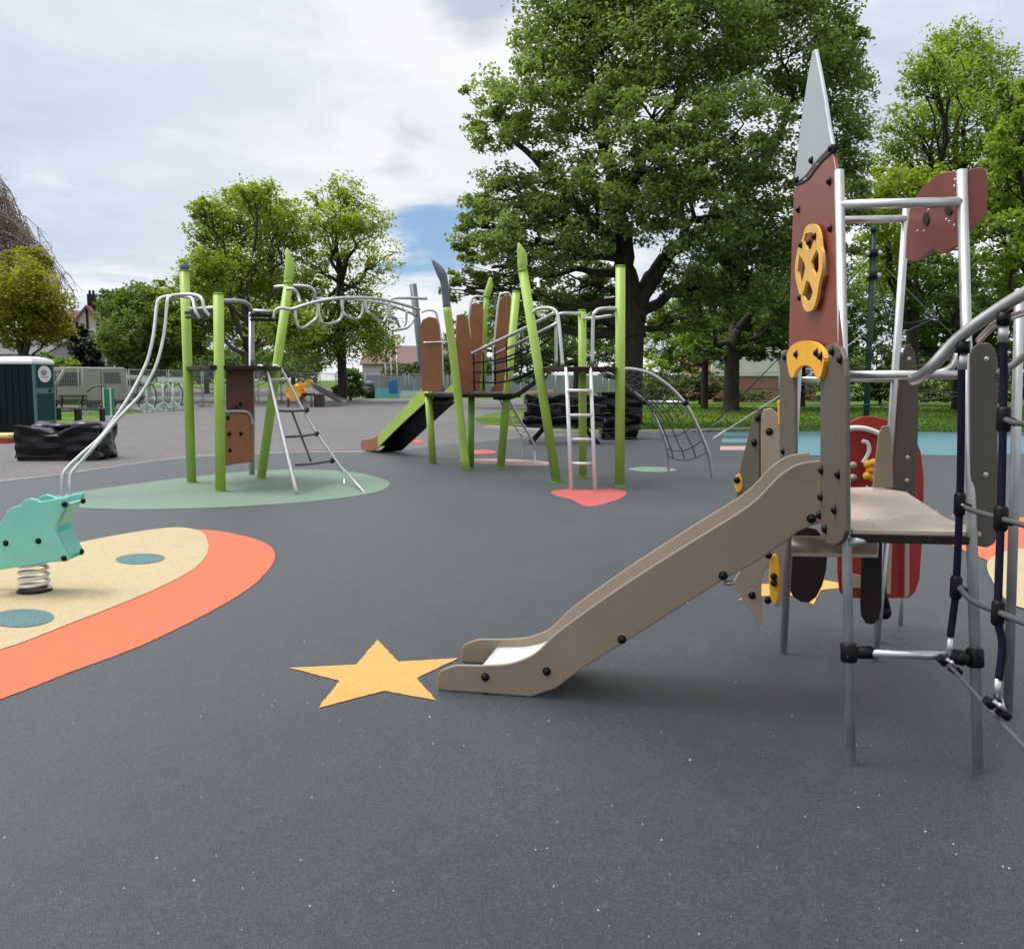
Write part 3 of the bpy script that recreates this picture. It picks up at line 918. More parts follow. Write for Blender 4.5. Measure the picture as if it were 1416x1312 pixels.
mb = MB(); g0 = Vector((X(1247, 5.45, .2), 5.45, 0)); mb.tube([g0 + Vector((0, 0, -.04)), g0 + Vector((0, 0, .4))], .014); mb.build('post', M['galv'], root)
mb = MB(); q = PL(1224, 846, Vector((0, 5.2, 0)), Vector((0, 1, 0)))
mb.ball(q, .045, sq=(.8, .8, 1)); mb.tube([q + Vector((0, 0, .02)), q + Vector((-.02, 0, .16))], [.03, .012]); mb.build('sound_trumpet', M['black'], root)

# ---- arched rails and rope net on the right
def P3(l): return [P(a, c, y) for a, c, y in l]
ar1 = P3([(1262, 525, 3.60), (1275, 519, 3.55), (1292, 503, 3.5), (1318, 475, 3.45), (1345, 452, 3.38), (1380, 428, 3.30), (1416, 406, 3.20), (1470, 376, 3.05), (1550, 350, 2.85), (1650, 340, 2.6)])
mb = MB(); mb.tube(smooth(ar1, 5), 0.023, 14); net_r = mb.build('arch_rail', M['steel'], root)
ar2 = P3([(1285, 519, 3.75), (1305, 514, 3.72), (1318, 505, 3.7), (1324, 490, 3.7)])
mb = MB(); mb.tube(smooth(ar2, 5), 0.015, 12); mb.build('bracket_tube', M['steel'], root)
ar3 = P3([(1353, 472, 3.9), (1366, 458, 3.85), (1382, 445, 3.8), (1416, 432, 3.7), (1480, 410, 3.5)])
mb = MB(); mb.tube(smooth(ar3, 5), 0.015, 12); mb.build('arch_rail', M['steel'], root)
ar4 = P3([(1380, 516, 3.5), (1396, 508, 3.45), (1416, 492, 3.4), (1450, 460, 3.3)])
mb = MB(); mb.tube(smooth(ar4, 5), 0.014, 12); mb.build('bracket_tube', M['steel'], root)
q = G(1394, 985)
mb = MB(); mb.tube([q + Vector((0, 0, -.04)), P(1404, 640, q.y), P(1410, 400, q.y + .05)], .021, 14); mb.build('post', M['galv'], root)
netdef = [
 ('rope', [(1330, 468, 3.42), (1329, 600, 3.42), (1327, 697, 3.42), (1322, 812, 3.42), (1318, 850, 3.42), (1314, 880, 3.42)], .0135, 'rope'),
 ('rope', [(1387, 436, 3.28), (1388, 520, 3.25), (1387, 580, 3.22), (1384, 717, 3.15), (1380, 847, 3.1), (1386, 890, 3.08), (1381, 940, 3.06)], .0135, 'rope'),
 ('rope', [(1327, 697, 3.42), (1345, 706, 3.36), (1384, 717, 3.15), (1416, 726, 3.0), (1460, 742, 2.8), (1550, 770, 2.5)], .010, 'rope_grey'),
 ('rope', [(1323, 806, 3.42), (1338, 826, 3.36), (1355, 836, 3.3), (1380, 846, 3.1), (1416, 861, 2.95), (1470, 880, 2.75), (1560, 910, 2.5)], .011, 'rope_grey'),
 ('rope', [(1387, 578, 3.22), (1400, 584, 3.15), (1416, 586, 3.05), (1480, 592, 2.8)], .010, 'rope_grey'),
 ('rope', [(1258, 901, 3.52), (1290, 908, 3.46), (1312, 920, 3.4), (1345, 955, 3.25), (1372, 985, 3.1), (1416, 1032, 2.9), (1480, 1100, 2.65)], .008, 'rope_grey')]
for nm, l, r, mt in netdef:
    mb = MB(); mb.tube(smooth(P3(l), 5), r, 10); mb.build(nm, M[mt], net_r)
def joint(a, c, y, r=.026):
    q = P(a, c, y)
    mb = MB(); mb.tube([q + Vector((0, 0, -.045)), q + Vector((0, 0, -.035)), q + Vector((0, 0, .035)), q + Vector((0, 0, .045))], [r * .7, r, r, r * .7], 12)
    mb.tube([q, q + Vector((.035, -.02, -.012))], [r * .8, r * .55], 10)
    o = mb.build('rope_joint', M['black'], net_r)
    bolt(o, q + Vector((0, -r, 0)), (0, -1, 0), .5, SCREW, 'screw')
joint(1327, 697, 3.42, .021); joint(1322, 812, 3.42, .022); joint(1384, 717, 3.15, .024); joint(1380, 847, 3.1, .022); joint(1388, 580, 3.22, .024)
def cable_end(a, c, y):
    q = P(a, c, y)
    mb = MB(); mb.tube([q + Vector((0, 0, -.03)), q + Vector((0, 0, .045))], .0115, 10); mb.build('ferrule', M['steel'], net_r)
    mb = MB(); mb.ball(q + Vector((0, 0, -.04)), .019); mb.tube([q + Vector((-.04, 0, -.03)), q + Vector((-.012, 0, -.052))], [.015, .019], 10); mb.tube([q + Vector((.008, -.004, -.066)), q + Vector((.042, -.006, -.094))], [.019, .015], 10); mb.build('shackle', M['black'], net_r)
    mb = MB(); mb.tube([q + Vector((-.02, -.018, -.03)), q + Vector((.02, -.018, -.062))], .007, 8); mb.ball(q + Vector((.0, -.022, -.044)), .010, 10, 6); mb.tube([q + Vector((.014, 0, -.03)), q + Vector((.03, 0, -.085))], .008, 8); mb.build('shackle_pin', M['steel'], net_r)
cable_end(1313, 898, 3.42); cable_end(1379, 955, 3.06)
for a, c, y in ((1331, 500, 3.42), (1387, 462, 3.27)):
    q = P(a, c, y); mb = MB(); mb.tube([q + Vector((0, 0, -.03)), q + Vector((0, 0, .03))], .017, 12); mb.build('ferrule', M['galv'], net_r)
    mb = MB(); mb.tube([q + Vector((0, 0, .03)), q + Vector((0, 0, .075))], .024, 12); mb.build('shackle', M['black'], net_r)

# ------------------------------------------------------------------ mint star springer
sp = empty('star_springer', tuple(G(46, 821)), 'mint green star shaped springer on a white coil spring', 'springer')
b0 = Vector(sp.location)
yS = b0.y + 0.02
front = Vector((0, -1, 0))
so = Vector((0, yS - .13, 0))
def SPt(a, c): return PL(a, c, so, front)
star = [(94, 693), (83, 714), (76, 733), (86, 755), (95, 772), (93, 776), (67, 777), (50, 780), (0, 788), (-45, 793), (-72, 782), (-60, 762), (-28, 742), (0, 724), (5, 716), (9, 707), (15, 702), (27, 698.5), (33, 692), (41, 689), (49, 690.5), (55, 694), (76, 690), (96, 686.5)]
pf = [SPt(a, c) for a, c in star]
mb = MB(); mb.prism(pf, (0, .03, 0)); st1 = mb.build('star_board', M['teal'], sp, .006)
mb = MB(); mb.prism([q + Vector((0, .21, 0)) for q in pf], (0, .03, 0)); st2 = mb.build('star_board', M['teal'], sp, .006)
for a, c in ((89, 697.5), (53, 748), (8, 751), (88.5, 772)): bolt(st1, SPt(a, c), (0, -1, 0), 1.0)
for a, c in ((93, 698), (91, 770)): bolt(st2, SPt(a, c) + Vector((.015, .20, 0)), (1, -.3, 0), 1.0)
mb = MB()
for (a1, c1, a2, c2) in ((95, 695, 79, 728), (79, 736, 95, 770), (90, 774, 55, 778)):
    mb.bar((SPt(a1, c1) + SPt(a1 - 5, c1 + 3)) / 2 + Vector((0, .12, 0)), (SPt(a2, c2) + SPt(a2 - 5, c2)) / 2 + Vector((0, .12, 0)), .179, .015)
mb.build('spacer_board', M['teal'], sp)
mb = MB(); q1, q2 = SPt(-20, 770) + Vector((0, .12, 0)), SPt(60, 768) + Vector((0, .12, 0)); mb.bar(q1, q2, .178, .03); mb.build('seat', M['teal'], sp)
mb = MB(); q1 = SPt(40, 700); mb.tube([q1 + Vector((0, .02, -.03)), q1 + Vector((0, .23, -.03))], .014, 12); mb.build('hand_grip', M['black'], sp)
hel = []
turns, hz0, hz1 = 4.3, 0.035, 0.235
for i in range(130):
    t = i / 129
    an = t * turns * 2 * math.pi
    rr = .098 - .012 * t
    hel.append(b0 + Vector((rr * math.cos(an), rr * math.sin(an) + .02, hz0 + (hz1 - hz0) * t)))
mb = MB(); mb.tube(hel, .0125, 10); mb.build('spring', M['spring'], sp)
mb = MB(); mb.tube([b0 + Vector((0, .02, .004)), b0 + Vector((0, .02, .028)), b0 + Vector((0, .02, .034))], [.115, .115, .105], 28); mb.build('base_plate', M['black'], sp)
mb = MB(); mb.tube([b0 + Vector((0, .02, hz1 - .005)), b0 + Vector((0, .02, hz1 + .02))], [.10, .10], 24); mb.build('top_plate', M['black'], sp)
# ------------------------------------------------------------------ lime climbing frame
cf = empty('climbing_frame', (0.2, 14.4, 0), 'long climbing frame of lime green posts with brown panels, ladders and black slide', 'climbing frame')
RP = 0.068
M['brown_shaded'] = plastic('shaded_recess_panel', (0.10, 0.04, 0.022), 0.5, 0.12)  # darker copy of the brown, with the recess shade put into its colour
M['ladder_white'] = metal('pale_ladder_steel', (0.74, 0.74, 0.74), 0.35, 0.15)
def cpost(base_px, top, r=RP, mat='lime', cap=None, name='post'):
    g = G(*base_px)
    t = P(top[0], top[1], top[2] if len(top) > 2 else g.y)
    d = (t - g).normalized()
    mb = MB(); mb.tube([g - d * .05, t], r, 18)
    o = mb.build(name, M[mat], cf)
    mb = MB(); mb.tube([t, t + d * .012, t + d * .02], [r * 1.06, r * 1.06, r * .8], 18); mb.build('post_cap', M[cap or 'lime_dark'], o)
    mb = MB(); mb.tube([g + Vector((0, 0, .004)), g + Vector((0, 0, .02))], r * 1.25, 18); mb.build('foot_ring', M['lime_dark'], o)
    return o, g, t
def bud(parent, a, tipp, r, mat):
    """Leaf bud that ends a leaning post."""
    a, tipp = Vector(a), Vector(tipp)
    d = tipp - a
    side = Vector((1, 0, 0)) * d.length * .16
    pth = smooth([a, a + d * .08, a + d * .3 + side * .2, a + d * .55 + side * .35, a + d * .8 + side * .15, tipp], 3)
    n = len(pth)
    prof = [r * f for f in np.interp(np.linspace(0, 1, n), [0, .06, .12, .35, .6, .85, 1], [1.3, 1.45, 1.0, 1.25, 1.15, .65, .12])]
    mb = MB(); mb.tube(pth, prof, 14); return mb.build('leaf_bud', M[mat], parent)
def pipe(name, pts, r, parent=None, mat='steel', n=5, sm=True):
    pts = [P(*p) if isinstance(p, tuple) else p for p in pts]
    mb = MB(); mb.tube(smooth(pts, n) if sm and len(pts) > 2 else pts, r, 10)
    return mb.build(name, M[mat], parent or cf)

# --- left tower
pa, gA, tA = cpost((265, 668), (255, 375)); mb = MB(); mb.tube([tA, P(254.6, 364, gA.y)], .064, 18); mb.build('post_end', M['capgrey'], pa)
pb, gB, tB = cpost((305, 680), (302, 407))
pc, gC, tC = cpost((361, 662), (399, 392, 13.9)); bud(pc, tC, P(397, 343, 13.95), .06, 'lime')
gD = G(348, 657)
mb = MB(); mb.tube([gD - Vector((0, 0, .05)), P(348, 432, gD.y)], .045, 14); pdn = mb.build('steel_post', M['galv'], cf)
zp = 1.69
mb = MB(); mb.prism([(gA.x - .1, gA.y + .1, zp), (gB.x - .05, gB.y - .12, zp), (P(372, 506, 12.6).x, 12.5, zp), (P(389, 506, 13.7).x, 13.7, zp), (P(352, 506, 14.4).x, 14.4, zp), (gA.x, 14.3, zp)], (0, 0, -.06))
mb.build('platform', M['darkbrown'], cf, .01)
def vpanel(name, pix, A, B, mat, th=.03, parent=None, bev=.008):
    """Board standing in the vertical plane through ground points A and B."""
    d = (B - A); nn = Vector((-d.y, d.x, 0)).normalized()
    if nn.y > 0: nn = -nn
    mb = MB(); mb.prism([PL(a, c, A, nn) for a, c in pix], nn * th)
    o = mb.build(name, M[mat], parent or cf, bev); return o, nn
gB2, gD2 = Vector((X(311, 12.35, 1), 12.35, 0)), Vector((X(349, 12.8, 1), 12.8, 0))
vp, nn = vpanel('back_panel', [(312, 507), (349, 507), (349, 638), (312, 643)], gB2 + Vector((0, .14, 0)), gD2 + Vector((0, .14, 0)), 'brown_shaded')
cp_, nn = vpanel('climbing_panel', [(311, 571), (333, 571), (343, 573), (349, 582), (349, 637), (311, 644)], gB2, gD2, 'brown')
for a, c in ((333, 559), (327, 564), (315, 578), (333, 600), (318, 623), (317, 600)): bolt(cp_, PL(a, c, gB2 + nn * .03, nn), nn, 1.5)
mb = MB(); mb.tube(smooth([PL(a, c, gB2 + nn * .04, nn) for a, c in ((310, 569), (330, 568.5), (341, 570), (347, 576), (349, 588))], 4), .022, 10); mb.build('panel_rim', M['galv'], cp_)
pipe('handrail', [(303, 416, 12.3), (328, 416, 12.8), (341, 419, 13.1), (347, 427, 13.3), (349, 440, 13.4), (349, 506, 13.5)], .028)
# clamps at the post heads
for (a, c, y, a2, c2, y2) in ((260, 433, 13.1, 302, 432, 12.3), (347, 436, 13.3, 383, 437, 13.6)):
    mb = MB(); mb.bar(P(a, c, y), P(a2, c2, y2), .10, .045); mb.bar(P(a, c + 6, y), P(a2, c2 + 6, y2), .07, .04); mb.build('cross_clamp', M['black'], cf)
    pipe('cross_bar', [(a + 2, c - 6, y), (a2 - 1, c2 - 6, y2)], .026)
# sliding bars
sb = [(277, 440, 12.6), (270, 430, 12.6), (266, 414, 12.7), (255, 410, 12.8), (232, 410, 12.75), (220, 414, 12.65), (216.5, 425, 12.6), (214, 450, 12.5), (210, 475, 12.4), (201, 506, 12.3), (176, 553, 12.1), (142, 601, 11.9), (115, 626, 11.75), (95, 645, 11.65), (87, 657, 11.6), (86, 672, 11.58)]
bars = pipe('sliding_bars', sb + [Vector((P(86, 672, 11.58).x, 11.58, -.03))], .023)
sb2 = [(290, 437, 12.3), (283, 428, 12.3), (278, 412, 12.35), (265, 407.5, 12.45), (245, 408, 12.4), (234, 411, 12.3), (231, 420, 12.25), (229, 445, 12.2), (225, 472, 12.15), (215, 508, 12.05), (195, 545, 11.95), (165, 577, 11.8), (130, 618, 11.6), (107, 644, 11.5), (98, 656, 11.45), (96.5, 672, 11.42)]
pipe('bar', sb2 + [Vector((P(96.5, 672, 11.42).x, 11.42, -.03))], .023, bars)
# ladder with rope rungs
lA, lB = G(410, 684), G(476, 669)
ld = pipe('net_ladder', [(357, 507, 12.75), (362, 507, 12.7), (368, 514, 12.65), (375, 535, 12.55), (393, 610, 12.15), (408, 672, 11.85), lA - Vector((0, 0, .03))], .026)
pipe('rail', [(378, 507, 13.75), (383, 506, 13.75), (390, 513, 13.75), (400, 530, 13.7), (425, 578, 13.55), (448, 613, 13.4), (472, 648, 13.3), (476, 662, 13.25), lB - Vector((0, 0, .03))], .022, ld)
pipe('brace', [(472, 646, 13.3), G(505, 682)], .016, ld, 'galv')
for k, ((a, c, y), (a2, c2, y2)) in enumerate((((372, 526, 12.6), (396, 525, 13.7)), ((386, 568, 12.4), (424, 567, 13.55)), ((396, 604, 12.2), (438, 600, 13.45)), ((409, 643, 12.0), (459, 637, 13.35)))):
    pipe('rung', [(a, c, y), ((a + a2) / 2, (c + c2) / 2 + (1 if k else 0), (y + y2) / 2), (a2, c2, y2)], .024 if k == 0 else .017, ld, 'steel' if k == 0 else 'rope_grey')
    if k:
        q = P(a2, c2, y2); mb = MB(); mb.ball(q, .04); mb.build('clamp', M['black'], ld)
pipe('centre_rope', [(403, 567, 13.0), (416, 601, 12.85), (430, 638, 12.7)], .015, ld, 'rope_grey')

# --- overhead ladder to the middle tower
nrl = [(378, 441, 13.4), (381, 430, 13.4), (389, 426, 13.4), (403, 427.5, 13.45), (418, 423, 13.5), (439, 417, 13.65), (474, 412, 13.9), (515, 412.5, 14.4), (545, 418, 14.9), (580, 428, 15.3)]
mk = pipe('overhead_ladder', nrl, .024)
frl = [(379, 397, 14.2), (405, 395, 14.2), (428, 397, 14.25), (436, 405, 14.3), (439, 413, 14.35), (474, 413.5, 14.6), (515, 417, 15.0), (545, 424, 15.5), (576, 436, 15.9)]
pipe('rail', frl, .024, mk)
pipe('handle', [(396, 400, 13.7), (406, 400, 13.7), (412, 408, 13.75), (415, 419, 13.7)], .025, mk)
for i, (a1, c1, y1, a2, c2, y2, dp) in enumerate(((408, 426, 13.5, 440, 417, 14.35, 28), (440, 418, 13.7, 474, 415, 14.6, 30), (472, 412, 13.9, 502, 415, 14.9, 26), (505, 412, 14.3, 536, 421, 15.4, 24), (538, 417, 14.8, 562, 430, 15.7, 24))):
    pipe('rung', [(a1, c1, y1), (a1 + 2, c1 + dp * .7, y1), (a1 + 9, c1 + dp, y1 + .1), (a2 - 8, c2 + dp, y2 - .1), (a2 - 1, c2 + dp * .7, y2), (a2, c2, y2)], .022, mk)
pipe('handle', [(540, 440, 15.0), (538, 420, 15.0), (543, 413, 15.0), (560, 412, 15.1), (590, 413, 15.4)], .025, mk)
pipe('handle', [(540, 457, 15.1), (560, 454, 15.2), (568, 448, 15.3), (572, 440, 15.4)], .025, mk)

# --- middle tower
gE = G(599, 642)
eD = P(583, 500, gE.y)
mb = MB(); mb.tube([gE - Vector((0, 0, .05)), P(592, 540, gE.y)], RP * .95, 18); pe = mb.build('post', M['lime'], cf)
mb = MB(); mb.tube([P(592, 540, gE.y), eD, P(571, 393, gE.y)], .062, 18); mb.build('post_end', M['capgrey'], pe)
gF = G(645, 651)
pts = [gF - Vector((0, 0, .05)), P(633, 545, gF.y), P(624, 470, gF.y), P(618, 425, gF.y), P(614.5, 390, gF.y)]
mb = MB(); mb.tube(smooth(pts[:4], 4), RP, 18); pf_ = mb.build('post', M['lime'], cf)
mb = MB(); mb.tube(smooth([pts[3], P(616, 405, gF.y), P(613, 385, gF.y), P(606, 371, gF.y), P(597, 359, gF.y)], 4), [.064] * 8 + [.07, .078, .075, .07, .062, .05, .036, .022, .01][:9], 16); mb.build('leaf_bud', M['capgrey'], pf_)
cpost((651, 648), (652, 548, 15.4), .055, 'lime_dark')
pg, gG, tG = cpost((692, 648), (714, 404))
# bud on a thin stem behind
gH2 = G(668, 634)
mb = MB(); mb.tube([P(668, 545, gH2.y), P(671, 430, gH2.y), P(673, 408, gH2.y)], .05, 14); pj = mb.build('post', M['lime'], cf)
bud(pj, P(673, 410, gH2.y), P(678, 383, gH2.y), .055, 'lime')
zm = P(640, 544, 15.6).z
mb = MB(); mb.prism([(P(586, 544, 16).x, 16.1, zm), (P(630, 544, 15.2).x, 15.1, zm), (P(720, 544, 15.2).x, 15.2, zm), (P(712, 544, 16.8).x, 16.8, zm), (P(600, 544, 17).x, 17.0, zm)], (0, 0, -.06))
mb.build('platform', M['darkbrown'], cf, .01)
def fpan(name, pix, y, mat='brown', ang=0.0, th=.03):
    nn = Vector((math.sin(ang), -math.cos(ang), 0))
    c0 = P(pix[0][0], pix[0][1], y)
    mb = MB(); mb.prism([PL(a, c, c0, nn) for a, c in pix], nn * th); return mb.build(name, M[mat], cf, .008)
p1 = fpan('guard_panel', [(584, 541), (583, 500), (581, 452), (585, 442), (594, 438), (603, 440), (608, 449), (611, 490), (613, 541)], 15.75, ang=-.15)
pipe('panel_rim', [(583, 432, 15.7), (590, 429, 15.7), (600, 430, 15.7), (605, 440, 15.7), (611, 480, 15.7), (613, 541, 15.7)], .02, p1)
pipe('panel_rim', [(585, 474, 15.65), (612, 473, 15.65), (625, 473, 15.4)], .017, p1)
p2 = fpan('guard_panel', [(627, 546), (630, 470), (631, 436), (640, 434), (646, 440), (652, 480), (655, 546)], 15.9, ang=.5)
p3 = fpan('guard_panel', [(653, 541), (650, 470), (649, 424), (656, 419), (664, 420), (669, 428), (667, 480), (664, 541)], 16.6, ang=-.2)
p4 = fpan('guard_panel', [(681, 541), (683, 480), (690, 416), (696, 410), (704, 412), (708, 420), (702, 480), (695, 541)], 15.9, ang=.25)
pipe('panel_rim', [(681, 541, 15.8), (683, 480, 15.8), (690, 414, 15.8), (696, 406, 15.8), (704, 406, 15.8), (708, 414, 15.8)], .02, p4)
pipe('panel_rim', [(648, 540, 16.3), (650, 470, 16.3), (648, 445, 16.3), (652, 416, 16.3), (658, 410, 16.3), (668, 411, 16.3)], .02, p3)
pipe('guard_rail', [(655, 491, 16.0), (672, 478, 16.2), (684, 480, 16.2)], .02)
# slide going down behind
s_t, s_b = Vector((P(618, 545, 16.7).x, 16.7, zm)), G(524, 624)
cheek = [(600, 551), (612, 548), (616, 556), (560, 622), (538, 627), (541, 617)]
dv = (s_b - s_t); dv.z = 0; dv.normalize(); nS = Vector((-dv.y, dv.x, 0))
if nS.y > 0: nS = -nS
wS = -nS * .5
lenS = (Vector((s_b.x, s_b.y, 0)) - Vector((s_t.x, s_t.y, 0))).length
def SQ(t, z): return Vector((s_t.x, s_t.y, 0)) + dv * (lenS * t) + Vector((0, 0, z))
prof_top = [(0, zm + .25), (.08, zm + .2), (.5, .84), (.82, .34), (.93, .26), (1.03, .24)]
prof_bot = [(1.05, .05), (.9, .05), (.8, .12), (.5, .55), (.05, zm - .12), (0, zm - .12)]
# cheeks
cut = .80
def clipprof(a, b): return a
mb = MB(); mb.prism([SQ(t, z) + nS * .27 for t, z in [(0, zm + .2), (.08, zm + .15), (.5, .80), (.80, .35), (.80, .12), (.5, .55), (.05, zm - .12), (0, zm - .12)]], nS * .03); s2 = mb.build('tube_slide', M['lime'], cf, .006)
s2.name = 'slide'
mb = MB(); mb.prism([SQ(t, z) - nS * .27 for t, z in [(0, zm + .2), (.08, zm + .15), (.5, .80), (.80, .35), (.80, .12), (.5, .55), (.05, zm - .12), (0, zm - .12)]], nS * .03); mb.build('far_cheek', M['lime'], s2, .006)
for s_ in (.27, -.27):
    mb = MB(); mb.prism([SQ(t, z) + nS * s_ for t, z in [(.80, .37), (.88, .3), (.96, .27), (1.06, .24), (1.09, .16), (1.08, .04), (.9, .03), (.80, .12)]], nS * .03); mb.build('end_cheek', M['brown'], s2, .006)
bedz = [(0, zm - .0), (.06, zm - .05), (.5, .62), (.8, .2), (.9, .13), (1.05, .11)]
mb = MB()
l1 = [SQ(t, z) + nS * .27 for t, z in bedz]; l2 = [SQ(t, z) - nS * .24 for t, z in bedz]; k = len(bedz)
mb.add(l1 + l2, [(i, i + 1, k + i + 1, k + i) for i in range(k - 1)]); 
l1 = [SQ(t, max(.02, z - .16)) + nS * .27 for t, z in bedz]; l2 = [SQ(t, max(.02, z - .16)) - nS * .24 for t, z in bedz]
mb.add(l1 + l2, [(i, k + i, k + i + 1, i + 1) for i in range(k - 1)])
mb.build('chute', M['black'], s2)

# --- right tower
ph, gH, tH = cpost((770, 668), (723, 374)); bud(ph, tH, P(717, 336, gH.y), .06, 'lime')
pi_, gI, tI = cpost((857, 673), (858, 369))
pj2, gJ, tJ = cpost((806, 661), (805, 430), .062)
zr = P(805, 508, 13.2).z
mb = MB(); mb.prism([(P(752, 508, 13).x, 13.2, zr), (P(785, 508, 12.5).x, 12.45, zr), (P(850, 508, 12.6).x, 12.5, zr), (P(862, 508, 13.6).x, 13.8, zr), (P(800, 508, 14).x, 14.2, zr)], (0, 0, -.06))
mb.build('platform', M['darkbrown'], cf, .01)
pipe('handrail', [(733, 436, 13.2), (742, 428, 13.2), (758, 426, 13.2), (768, 430, 13.15), (772, 440, 13.1), (775, 470, 13.0), (778, 507, 12.95)], .026)
pipe('handrail', [(769, 507, 13.6), (769, 450, 13.6), (772, 437, 13.6), (780, 433.5, 13.6), (803, 434, 13.9)], .026)
pipe('handrail', [(819, 507, 12.6), (820, 445, 12.6), (823, 432, 12.6), (832, 427, 12.65), (856, 426.5, 12.8)], .026)
pipe('handrail', [(806, 441, 13.9), (830, 439, 13.5), (856, 434, 13.0)], .026)
mb = MB(); mb.bar(P(824, 433, 12.9), P(852, 431, 13.2), .06, .06); mb.build('cross_clamp', M['black'], cf)
# white ladder
gl, gr = G(790, 678), G(823, 678)
ldr = pipe('ladder', [(783, 508, 12.5), (787, 600, 12.4), gl - Vector((0, 0, .03))], .027, None, 'ladder_white', sm=False)
pipe('rail', [(816.5, 508, 12.5), (820, 600, 12.4), gr - Vector((0, 0, .03))], .027, ldr, 'ladder_white', sm=False)
for c, a, a2 in ((540, 784.5, 818), (574, 786, 819.5), (607.5, 787.5, 820.5), (641, 788.5, 821.5)):
    pipe('rung', [(a, c, 12.42), (a2, c, 12.42)], .022, ldr, 'ladder_white')
# rope bridge
br = pipe('rope_bridge', [(653, 489, 15.6), (665, 483, 15.4), (732, 451, 14.2), (768, 432, 13.6)], .028)
pipe('rail', [(683, 490, 15.3), (695, 485, 15.1), (771, 447, 13.4)], .024, br)
for k in range(1, 4):
    f = k / 4
    pipe('rope', [(653, 489 + 52 * f, 15.6), (700, 478 + 66 * f, 14.6), (755, 445 + 78 * f, 13.5)], .014, br, 'rope')
    pipe('rope', [(683, 490 + 52 * f, 15.3), (718, 478 + 60 * f, 14.5), (762, 452 + 66 * f, 13.4)], .014, br, 'rope')
for a, y in ((655, 15.6), (668, 15.3), (684, 15.2), (700, 14.9), (720, 14.5), (742, 14.0)):
    t = 489 - max(0, (a - 665)) * .46
    pipe('hanger', [(a, t, y), (a + 1, t + 52, y)], .013, br, 'rope')
wv = []
l1 = P3([(682, 547, 15.5), (705, 547, 15.1), (722, 538, 14.6), (738, 526, 14.1), (752, 514, 13.6)])
l2 = P3([(686, 547, 16.1), (712, 545, 15.7), (730, 534, 15.2), (746, 522, 14.7), (760, 511, 14.2)])
l1, l2 = smooth(l1, 4), smooth(l2, 4)
mb = MB(); k = len(l1)
for dz_ in (0, -.07):
    vs = [q + Vector((0, 0, dz_)) for q in l1 + l2]
    mb.add(vs, [((i, i + 1, k + i + 1, k + i) if dz_ == 0 else (i, k + i, k + i + 1, i + 1)) for i in range(k - 1)], True)
vs = l1 + [q + Vector((0, 0, -.07)) for q in l1]; mb.add(vs, [(i, k + i, k + i + 1, i + 1) for i in range(k - 1)])
mb.build('belt_walkway', M['black'], br)
# small rear ladder
r1 = [(702, 551, 16.0), (720, 583, 16.2), (738, 613, 16.4), (739, 625, 16.45)]
rl = pipe('steep_ladder', r1 + [G(739, 641) - Vector((0, 0, .03))], .022, None, 'galv')
pipe('rail', [(691, 552, 16.6), (706, 580, 16.8), (721, 603, 17.0), (723, 615, 17.05), G(723, 636) - Vector((0, 0, .03))], .022, rl, 'galv')
for (a, c, y, a2, c2, y2) in ((698, 565, 16.6, 711, 566, 16.1), (704, 576, 16.7, 717, 577, 16.2), (711, 588, 16.8, 725, 588.5, 16.25), (717, 598, 16.9, 732, 604, 16.35)):
    pipe('rung', [(a, c, y), (a2, c2, y2)], .017, rl, 'steel')
# curved net climber
go, gi = G(985, 662), G(925, 655)
orail = [(858, 511, 13.3), (870, 510, 13.35), (888, 513, 13.4), (905, 520, 13.45), (928, 537, 13.55), (948, 559, 13.6), (962, 585, 13.65), (972, 608, 13.7), (980, 630, 13.75)]
irail = [(815, 511, 13.9), (832, 513, 14.0), (850, 521, 14.1), (870, 536, 14.2), (892, 556, 14.3), (905, 575, 14.4), (916, 601, 14.45), (922, 620, 14.5), (924, 635, 14.55)]
nc = pipe('net_climber', orail + [go - Vector((0, 0, .03))], .028)
pipe('rail', irail + [gi - Vector((0, 0, .03))], .022, nc)
pipe('cross_bar', [(892, 556, 14.3), (948, 556.5, 13.6)], .024, nc)
oo, ii = smooth(P3(orail), 6), smooth(P3(irail), 6)
m_ = min(len(oo), len(ii))
for f in (.14, .28, .43, .57, .71, .86):
    pth = [lerp(oo[i], ii[i], f) - Vector((0, 0, .03 + .1 * math.sin(math.pi * f) * (1 if i < m_ - 8 else .4))) for i in range(3, (m_ - 2) if f in (.28, .57, .86) else 32)]
    mb = MB(); mb.tube(pth, .009, 6); mb.build('net_rope', M['rope_grey'], nc)
for i in list(range(4, 31, 3)) + list(range(36, m_ - 2, 6)) + [m_ - 3]:
    pth = [lerp(oo[i], ii[i], f) - Vector((0, 0, .03 * 0 + .1 * math.sin(math.pi * f))) for f in (0, .25, .5, .75, 1)]
    mb = MB(); mb.tube(pth, .009, 6); mb.build('net_rope', M['rope_grey'], nc)
mb = MB(); q = P(948, 557, 13.6); mb.ball(q, .05); mb.build('clamp', M['black'], nc)
mb = MB(); q = P(892, 556, 14.3); mb.ball(q, .05); mb.build('clamp', M['black'], nc)
# woven mat between the upper rails
jm = [i for i in range(4, 31)]
mb = MB()
vs = []
for i in jm:
    for f in (0.06, .28, .5, .72, .94):
        vs.append(lerp(oo[i], ii[i], f) - Vector((0, 0, .035 + .1 * math.sin(math.pi * f))))
fs = []
for a in range(len(jm) - 1):
    for b_ in range(4): fs.append((a * 5 + b_, a * 5 + b_ + 1, a * 5 + b_ + 6, a * 5 + b_ + 5))
mb.add(vs, fs, True)
pass
